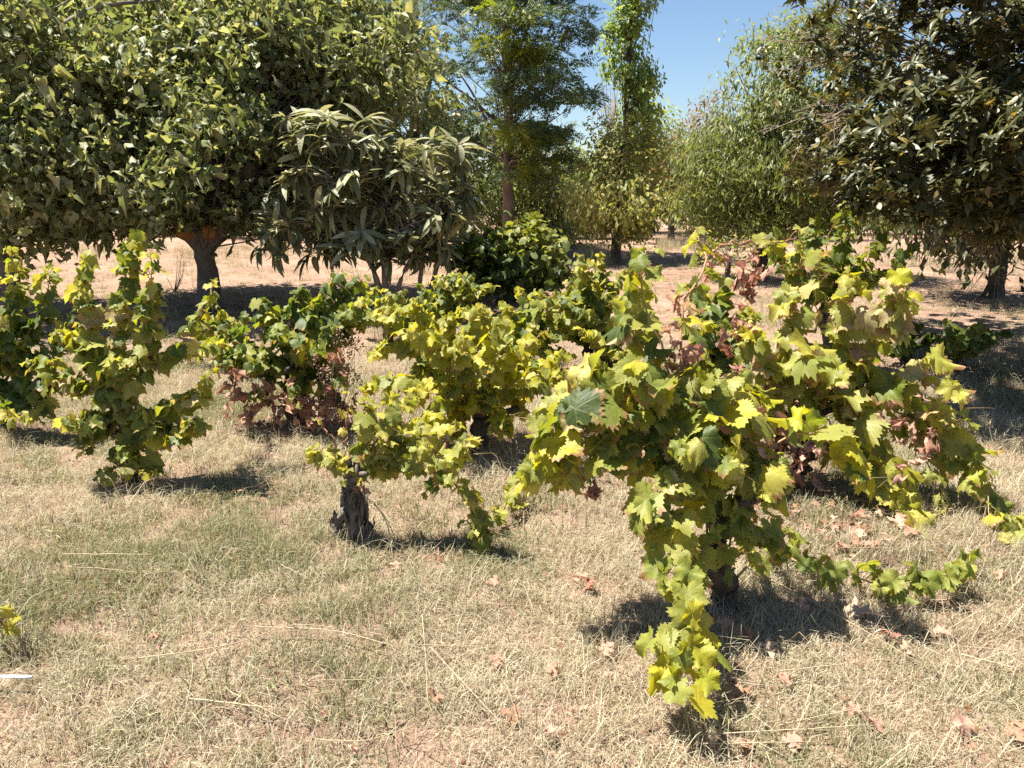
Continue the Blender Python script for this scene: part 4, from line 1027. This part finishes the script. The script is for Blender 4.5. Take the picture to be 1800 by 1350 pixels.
# --- dense round bush of the row (small leaves, lime on top)
def bush(label, b, blobs, cls, leaf, per, seed, nparts=300, crad=.14, tm=None, key='ova', hero=None, cat='bush', name='round_bush', group=None, wood='darkwood', style='fig', minpx=8):
    return tree(name, label, b, [(0, 0, -.05), (0, 0, .25), (.02, 0, .5), (0, 0, .7)], .05, .025, blobs, tm or OVA, key, cls, leaf, per, crad, style, seed, wood, nparts, 4, .006, .012, cat=cat, hero=hero, minpx=minpx, group=group, fork=.3)
b = G(905, 528); bx, by = b[0], b[1]
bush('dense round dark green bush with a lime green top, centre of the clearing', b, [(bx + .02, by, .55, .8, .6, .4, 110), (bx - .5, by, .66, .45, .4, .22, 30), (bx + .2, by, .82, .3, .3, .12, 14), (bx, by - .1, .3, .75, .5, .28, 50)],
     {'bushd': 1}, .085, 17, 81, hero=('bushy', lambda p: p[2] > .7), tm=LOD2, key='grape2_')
b = G(1275, 520); bx, by = b[0], b[1]
bush('thin twiggy bush behind the red cane of the front vine', b, [(bx, by, .5, .45, .4, .35, 30)], {'pear': 2, 'bushd': 1}, .07, 12, 82, 0)
b = G(1700, 480); bx, by = b[0], b[1]
bush('small light green bush seen under the hanging twigs of the evergreen', b, [(bx, by, .55, .65, .5, .4, 50)], {'bushy': 1, 'bushd': 3}, .1, 13, 83, 0)
b = P(985, 430, 17.5); b[2] = 0; bx, by = b[0], b[1]
bush('low grey green bush left of the small fruit tree', b, [(bx, by, .45, .6, .5, .35, 40)], {'far': 1}, .1, 12, 84, 0)

# --- trees and shrubs further back
def back(label, px, Y, w, h, z0, seed, cls=None, n=110, leaf=.16, tr=True, cat='tree', name='leafy_tree', style='droop', blobs=None):
    b = np.array([(px - 900) / FPX * Y, Y, 0.]); bx, by = b[0], b[1]
    zc = (z0 + h) / 2
    rg = np.random.default_rng(seed)
    bl = blobs or ([(bx, by, zc, w * .5, w * .4, (h - z0) * .45, n)] + [(bx + rg.normal(0, w * .25), by + rg.normal(0, .3), z0 + (h - z0) * rg.random(), w * .28, w * .25, (h - z0) * .2, n // 5) for q in range(4)])
    return tree(name, label, b, [(0, 0, -.1), (0, 0, h * .25), (.05, 0, h * .5), (0, 0, h * .8)], .05 + .02 * h, .03, bl, OVA, 'ova', cls or {'far': 1}, leaf, 22, .26, style, seed, 'darkwood', 0, 5, .012, .04, cat=cat, fork=.2)
back('dark leafy tree behind the loquat, left of the bare reddish trunk', 815, 24, 3.6, 3.9, .3, 91, {'bushd': 1}, 150)
back('pale shrubby tree just right of the bare reddish trunk', 960, 21, 2.6, 2.3, 0, 92, {'pear': 2, 'far': 2}, 130)
back('green shrubby tree behind the bare reddish trunk', 880, 25, 3.6, 2.4, 0, 93, {'far': 1}, 120)
back('thin trunked brown tree between the small fruit tree and the round drooping tree', 1175, 23, 1.5, 2.9, 1.0, 94, {'brown': 3, 'far': 1}, 40)
back('reddish brown tree top peeping out left of the round drooping tree', 1225, 34, 2.4, 5.6, 1.0, 95, {'brown': 1}, 90)
back('leafy tree behind the fruit tree at the foot of the slender tree', 1140, 27, 2.6, 4.2, .2, 96, {'pear': 1, 'pop': 1}, 150)
back('leafy tree far behind the round drooping tree', 1330, 26, 5.5, 3.4, 0, 97, {'far': 1}, 200)
back('dark tree behind the evergreen at the right edge', 1750, 10.8, 3.4, 3.6, 1.0, 98, {'lau': 1}, 260)
back('leafy tree far behind the evergreen', 1560, 30, 6.0, 4.6, .2, 99, {'far': 1, 'bushd': 1}, 200)
back('leafy tree seen through the gap under the fig', 560, 30, 6.0, 3.4, .3, 100, {'far': 1}, 180)
back('leafy tree far behind the left fig', 130, 32, 8.0, 3.2, .3, 102, {'far': 1, 'bushd': 1}, 200)
back('leafy tree behind the big fig trunk', 330, 34, 7.0, 3.0, .3, 103, {'far': 1}, 180)
SH = 'scrubby bushes closing off the far side of the clearing'
for q, (px, Y, w, h, cl, lab) in enumerate((
    (60, 23, 3.4, 1.7, {'far': 2, 'brown': 1}, 'scrubby bush behind the left fig trunk'), (235, 25, 3.0, 1.5, {'brown': 2, 'far': 1}, 'brownish scrub between the two fig trunks'),
    (455, 24, 2.6, 1.4, {'brown': 2, 'far': 2}, 'olive brown scrub just right of the big fig trunk'), (600, 25, 3.0, 1.7, {'far': 2, 'brown': 1}, 'scrubby bush seen through the loquat stems'), (735, 23, 2.6, 2.0, {'far': 3, 'bushd': 1}, 'green scrub right of the loquat'),
    (1030, 24, 2.6, 2.0, {'far': 1, 'pear': 1}, 'pale green scrub behind the small fruit tree'), (1225, 25, 2.4, 1.9, {'far': 2, 'wal': 1}, 'green scrub in the gap left of the round drooping tree'), (1400, 23, 2.8, 1.8, {'bushd': 2, 'far': 1}, 'dark scrub right of the round drooping tree'),
    (1500, 26, 3.0, 1.5, {'far': 1, 'brown': 1}, 'dull scrub behind the climbing vine'), (1640, 24, 3.0, 1.5, {'far': 2, 'bushd': 1}, 'scrub under the middle of the evergreen'), (1765, 25, 2.6, 1.6, {'far': 1, 'bushd': 2}, 'dark scrub at the right edge under the evergreen'))):
    b = np.array([(px - 900) / FPX * Y, Y, 0.]); bx, by = b[0], b[1]
    bush(lab, b, [(bx, by, h * .65, w * .6, w * .3, h * .7, 120), (bx + .3, by, h * .3, w * .65, w * .3, h * .3, 60)], cl, .15, 24, 300 + q, 0, .2, name='scrub_bush', group=SH, style='droop')
# bare grey tree
b = P(1068, 430, 26); b[2] = 0
root = empty('bare_tree', b, 'leafless grey tree between the feathery tree and the slender tree', 'tree')
mb = MB(); mb.tube(np.array([[0, 0, -.1], [0, 0, 2], [.05, 0, 4.2]]), [.1, .07, .03], 8); mb.build('trunk', MAT['drytwig'], root)
mb = MB()
for q in range(60):
    z = rgt.uniform(1.2, 4); a = rgt.random() * 6.28; d = np.array([math.cos(a), math.sin(a), 0]) * rgt.uniform(.15, .7)
    sp = spline([np.array([0, 0, z]), np.array([0, 0, z + .35]) + d * .7, np.array([0, 0, z + 1.3]) + d], 6); mb.tube(sp, np.linspace(.018, .005, 6), 3)
tag(mb.build('bare_twigs', MAT['drytwig'], root), kind='stuff')
# distant wood
mb = MB(); n = 26000
rg = np.random.default_rng(9)
x = rg.uniform(-75, 75, n); yy = rg.uniform(50, 60, n)
hh = 3.0 + 1.3 * np.sin(x * .31) + .9 * np.sin(x * .83 + 1) + .7 * np.sin(x * 2.1)
z = hh * rg.random(n) ** .7
pos = np.stack([x, yy, z], 1); rot = frames(rg.normal(0, .6, (n, 3)) + [0, -.3, .7], rg.normal(0, 1, (n, 3)))
V, T, U = OVA[0]
W = np.einsum('kij,nj->kni', rot * rg.uniform(.3, .7, n)[:, None, None], V) + pos[:, None]
mb.add(W.reshape(-1, 3), (T[None] + (np.arange(n) * len(V))[:, None, None]).reshape(-1, 3), np.tile(U, (n, 1)))
tag(mb.build('distant_woods', MAT['far'], None), 'far off green belt of trees behind the orchard', None, None, 'stuff')

# ------------------------------------------------------------------ small things on the ground
MAT['dryp'] = leaf_mat('fallen_pale', [(.46, .32, .22), (.54, .4, .29)], .2, (1.2, 1, .8), .7, .2, 'palmate', (.5, .38, .28), margin=(.42, .27, .18))
MAT['dryo'] = leaf_mat('fallen_orange', [(.3, .17, .11), (.36, .22, .155)], .2, (1.2, 1, .7), .7, .2, 'palmate', (.44, .26, .14), margin=(.3, .15, .09))
FL = 'withered leaves fallen on the turf'
fl = [ # px, py, size, material, label
 (1691, 1301, .13, 'R', 'crumpled red brown leaf, largest at the bottom right'), (1781, 1310, .11, 'dryo', 'orange brown fallen leaf at the bottom right edge'),
 (1540, 1287, .1, 'R', 'flat red fallen leaf left of the large crumpled one'), (1504, 1256, .085, 'R', 'red fallen leaf lying on the long pale straw near the bottom right'),
 (1593, 1148, .11, 'dryp', 'pale tan fallen leaf at the end of the long slanting straw'), (1565, 1122, .1, 'R', 'pink fallen leaf just above the slanting straw'),
 (1663, 1114, .1, 'R', 'pinkish curled fallen leaf below the creeping shoot'), (1496, 1081, .14, 'dryp', 'large pale fallen leaf under the creeping green shoot'),
 (1760, 1024, .1, 'R', 'brown pink fallen leaf right of the creeping shoot tip'), (1347, 1150, .09, 'dryp', 'small whitish curled leaf in the shadow of the front vine'),
 (1308, 1130, .1, 'R', 'red fallen leaf at the foot of the front vine'), (1275, 1112, .09, 'R', 'dark red fallen leaf below the front vine trunk'),
 (1301, 1224, .12, 'dryo', 'brown fallen leaf right of the hanging shoot tip'), (1305, 1312, .1, 'R', 'pinkish fallen leaf at the bottom between two pale straws'),
 (1390, 1313, .08, 'R', 'red fallen leaf touching the bottom pale straw'), (1026, 1024, .1, 'R', 'pink fallen leaf at the far end of the big vine shadow'), (1036, 1036, .09, 'R', 'rosy fallen leaf leaning on another beside the big vine shadow'),
 (872, 1162, .085, 'R', 'small red fallen leaf alone in the middle of the turf'), (973, 1180, .08, 'R', 'purplish fallen leaf left of the hanging shoot'),
 (763, 1243, .07, 'dryo', 'small orange fallen leaf by the upright straw'), (900, 1267, .08, 'dryo', 'tan orange fallen leaf below the pale grass clump'), (970, 1300, .06, 'R', 'small faint red leaf at the bottom centre'),
 (697, 1000, .08, 'R', 'red brown fallen leaf below the grey stump'), (870, 1030, .07, 'R', 'dark little leaf right below the trailing shoot'), (1063, 1146, .08, 'R', 'rust coloured leaf inside the light patch beside the vine shadow'),
 (272, 1138, .07, 'dryo', 'orange scrap of leaf in the turf at left'), (1410, 1081, .08, 'R', 'red fallen leaf half under the slanting straw'), (1381, 1207, .07, 'R', 'faded red leaf under the two crossing straws'),
 (1606, 949, .11, 'R', 'pink fallen leaf below the right hand hanging shoot'), (1581, 935, .13, 'R', 'bunched pink fallen leaves lobe by lobe below the right vine'), (1528, 965, .1, 'R', 'rosy leaf behind the creeping shoot')]
rg = np.random.default_rng(21)
def fallen(px, py, sz, mt, label=None):
    p = G(px, py)
    k = rg.integers(len(DRY))
    o = bpy.data.objects.new('fallen_leaf', tmesh('dry%d' % k, DRY[k], mt))
    s = .6 * sz / 1.15
    rot = frames(np.array([rg.normal(0, .35), rg.normal(0, .35) - .25, 1.]), np.array([rg.normal(), rg.normal(), .1]))
    M = np.eye(4); M[:3, :3] = rot * np.array([s * rg.uniform(.9, 1.4), s, s * rg.uniform(.3, .6)]); M[:3, 3] = p + [0, 0, .036 + s * .1]
    o.matrix_basis = Matrix(M.tolist()); COL.objects.link(o)
    tag(o, label or 'withered pink brown vine leaf lying in the litter under the right vines', 'leaf', FL)
for f in fl: fallen(*f)
for q in range(70):
    k_ = rg.integers(5)
    fallen(rg.uniform(1290, 1600), rg.uniform(862, 975), rg.uniform(.045, .085), ('R', 'R', 'brown', 'dryo', 'dryp')[k_], ('pinkish red', 'pinkish red', 'dark brown', 'orange tan', 'pale straw coloured')[k_] + ' withered vine leaf in the litter under the right hand vine')
for q in range(16):
    o = fallen(rg.uniform(420, 640), rg.uniform(735, 775), rg.uniform(.06, .09), 'R', 'withered red leaf on the ground under the grey green vine')

SG = 'long dry straws lying on the turf'
st = [ # pixels along the straw, radius, label
 (((1312, 1008), (1440, 1085), (1622, 1187)), .0035, 'long thick straw slanting down to the right below the creeping shoot'),
 (((1300, 1195), (1365, 1207)), .002, 'short straw running into the vine shadow from the left'), (((1369, 1197), (1512, 1183)), .0028, 'whitish straw right of the vine shadow'),
 (((1365, 1289), (1520, 1262), (1663, 1240)), .0025, 'long straw rising to the right below the red leaves'), (((1225, 1304), (1400, 1300), (1524, 1298)), .003, 'upper one of the two level straws at the bottom right'),
 (((1235, 1320), (1447, 1320)), .0032, 'lower one of the two level straws at the bottom right'), (((1683, 1163), (1785, 1193)), .004, 'thick pale straw at the right edge'),
 (((1475, 971), (1610, 977), (1748, 971)), .002, 'thin level straw behind the creeping shoot'), (((118, 1000), (274, 1005)), .0025, 'upper level straw at the left'), (((116, 1024), (200, 1026), (245, 1033)), .0028, 'lower level straw at the left'),
 (((248, 1191), (407, 1172), (518, 1135), (600, 1137)), .0028, 'long bent straw rising to the right at lower left'), (((450, 1135), (583, 1137), (710, 1157)), .003, 'long pale straw arching across the middle of the turf'),
 (((337, 1259), (400, 1264), (474, 1272)), .0042, 'broad pale straw near the bottom left'), (((407, 1248), (511, 1294)), .003, 'slanting straw crossing the broad pale one'),
 (((374, 857), (515, 863)), .0028, 'bright straw behind the left vine shadow'), (((710, 1155), (800, 1148), (923, 1138)), .0022, 'thin straw rising to the right in the middle'),
 (((757, 1155), (830, 1235), (883, 1297)), .0026, 'straw slanting steeply down to the bottom centre'), (((550, 1222), (660, 1214), (783, 1202)), .0022, 'thin level straw in the bottom middle'),
 (((743, 1100), (749, 1180), (752, 1257)), .002, 'straw pointing straight at the viewer'), (((800, 1073), (960, 1073)), .002, 'thin straw ending at the big vine shadow'), (((560, 1330), (640, 1332), (735, 1308)), .003, 'pale curved straw at the bottom left of centre'),
 (((495, 1018), (545, 1043)), .002, 'short straw in the turf below the stump'), (((750, 1050), (830, 1040)), .002, 'short straw in the open turf below the trailing shoot'), (((1690, 1150), (1790, 1160)), .002, 'thin straw close to the right edge')]
for pts, r, lab in st:
    w = np.array([G(*q) + [0, 0, .042 + .014 * rg.random()] for q in pts]); b0 = w[0].copy()
    mb = MB(); sp = spline(w - b0, 10); sp[1:-1, 2] += rg.normal(0, .0012, 8); r *= .8
    mb.tube(sp, np.linspace(r, r * .55, 10), 4)
    o = mb.build('straw', MAT['stalk']); o.location = tuple(b0); tag(o, lab, 'straw', SG)
# straws leaning on the stump
for q, (a, c, lab) in enumerate((((640, 870), (702, 965), 'long straw leaning from the stump to the right'), ((655, 880), (690, 975), 'straw leaning against the foot of the stump'))):
    p0 = P(*a, 3.12); p1 = G(*c) + [0, 0, .01]
    mb = MB(); mb.tube(spline([p1 - p1, (p0 - p1) * .5 + [.02, 0, .02], p0 - p1], 8), np.linspace(.003, .002, 8), 4)
    o = mb.build('straw', MAT['stalk']); o.location = tuple(p1); tag(o, lab, 'straw', SG)
# white strip at left
m, nt, out = new_mat('white_plastic'); bs = nt.nodes.new('ShaderNodeBsdfPrincipled'); bs.inputs['Base Color'].default_value = (.7, .7, .7, 1); bs.inputs['Roughness'].default_value = .4; nt.links.new(bs.outputs[0], out.inputs[0])
p = [G(-20, 1222), G(20, 1220), G(62, 1221)]; b0 = p[0].copy()
mb = MB(); mb.tube(spline([q - b0 + [0, 0, .05] for q in p], 6), .006, 6); o = mb.build('white_strip', m); o.location = tuple(b0)
tag(o, 'short white plastic strip lying in the turf at the left edge', 'strip')
# dry weed with fluffy seed heads
b = G(592, 765); root = empty('dry_weed', b, 'dead pinkish weed with fluffy seed heads beside the grey green vine', 'weed')
mb = MB(); sh = MB()
for q in range(16):
    e = P(rg.uniform(550, 635), rg.uniform(588, 670), b[1] + rg.uniform(-.1, .1)) - b
    sp = spline([rg.normal(0, .02, 3) * [1, 1, 0], e * .5 + rg.normal(0, .03, 3), e], 8); mb.tube(sp, np.linspace(.003, .0012, 8), 3)
    for k in range(26):
        c = sp[-1] + rg.normal(0, .028, 3); sh.add(ICO[0] * rg.uniform(.003, .008) + c, ICO[1])
mb.build('stem', MAT['drytwig'], root)
MAT['seed'] = plain_mat('seed_head', (.5, .36, .26), .8, (.42, .26, .19), .2)
tag(sh.build('seed_heads', MAT['seed'], root), kind='stuff')
# sapling near the fig trunk
b = G(306, 515); root = empty('bare_sapling', b, 'small leafless sapling left of the fig trunk', 'sapling')
mb = MB()
for q in range(7):
    e = P(rg.uniform(290, 335), rg.uniform(440, 490), b[1]) - b
    mb.tube(spline([np.array([0, 0, -.02]), e * .5 + rg.normal(0, .03, 3), e], 7), np.linspace(.007, .002, 7), 4)
mb.build('stem', MAT['darkwood'], root)
# clods of bare red soil below the stump
m = bark_mat('red_soil', (.16, .07, .045), (.34, .18, .12), 30, 1, (1, 1, 1))
mb = MB()
for q in range(120):
    p = G(rg.uniform(660, 810), rg.uniform(945, 985)); mb.add(ICO[0] * rg.uniform(.006, .022) * rg.uniform(.6, 1.2, 3) + p, ICO[1])
tag(mb.build('soil_clods', m), 'crumbs of bare red soil right of the stump', None, None, 'stuff')

# broken bits of leaf and soil worked into the turf
mb = MB(); bits = [MAT['R'], MAT['brown'], m]
for q in range(1500):
    yq = math.sqrt(rg.uniform(1.3 ** 2, 6.5 ** 2)); xq = rg.uniform(-1, 1) * (.7 * yq + .3)
    pq = np.array([xq, yq, gh(xq, yq) + rg.uniform(.004, .035)])
    if q % 3 == 2:
        mb.add(ICO[0] * rg.uniform(.003, .009) * rg.uniform(.6, 1.3, 3) + pq, ICO[1], None, 2)
    else:
        V, T, U = DRY[q % 5] if q % 9 == 0 else LOD2[q % 4]
        rt = frames(np.array([rg.normal(0, .5), rg.normal(0, .5), 1.]), rg.normal(0, 1, 3))
        mb.add(V * rg.uniform(.006, .02) @ rt.T + pq, T, U, q % 3)
tag(mb.build('leaf_litter', bits, None, True, True), 'tiny scraps of dead leaf and soil in the turf', None, None, 'stuff')
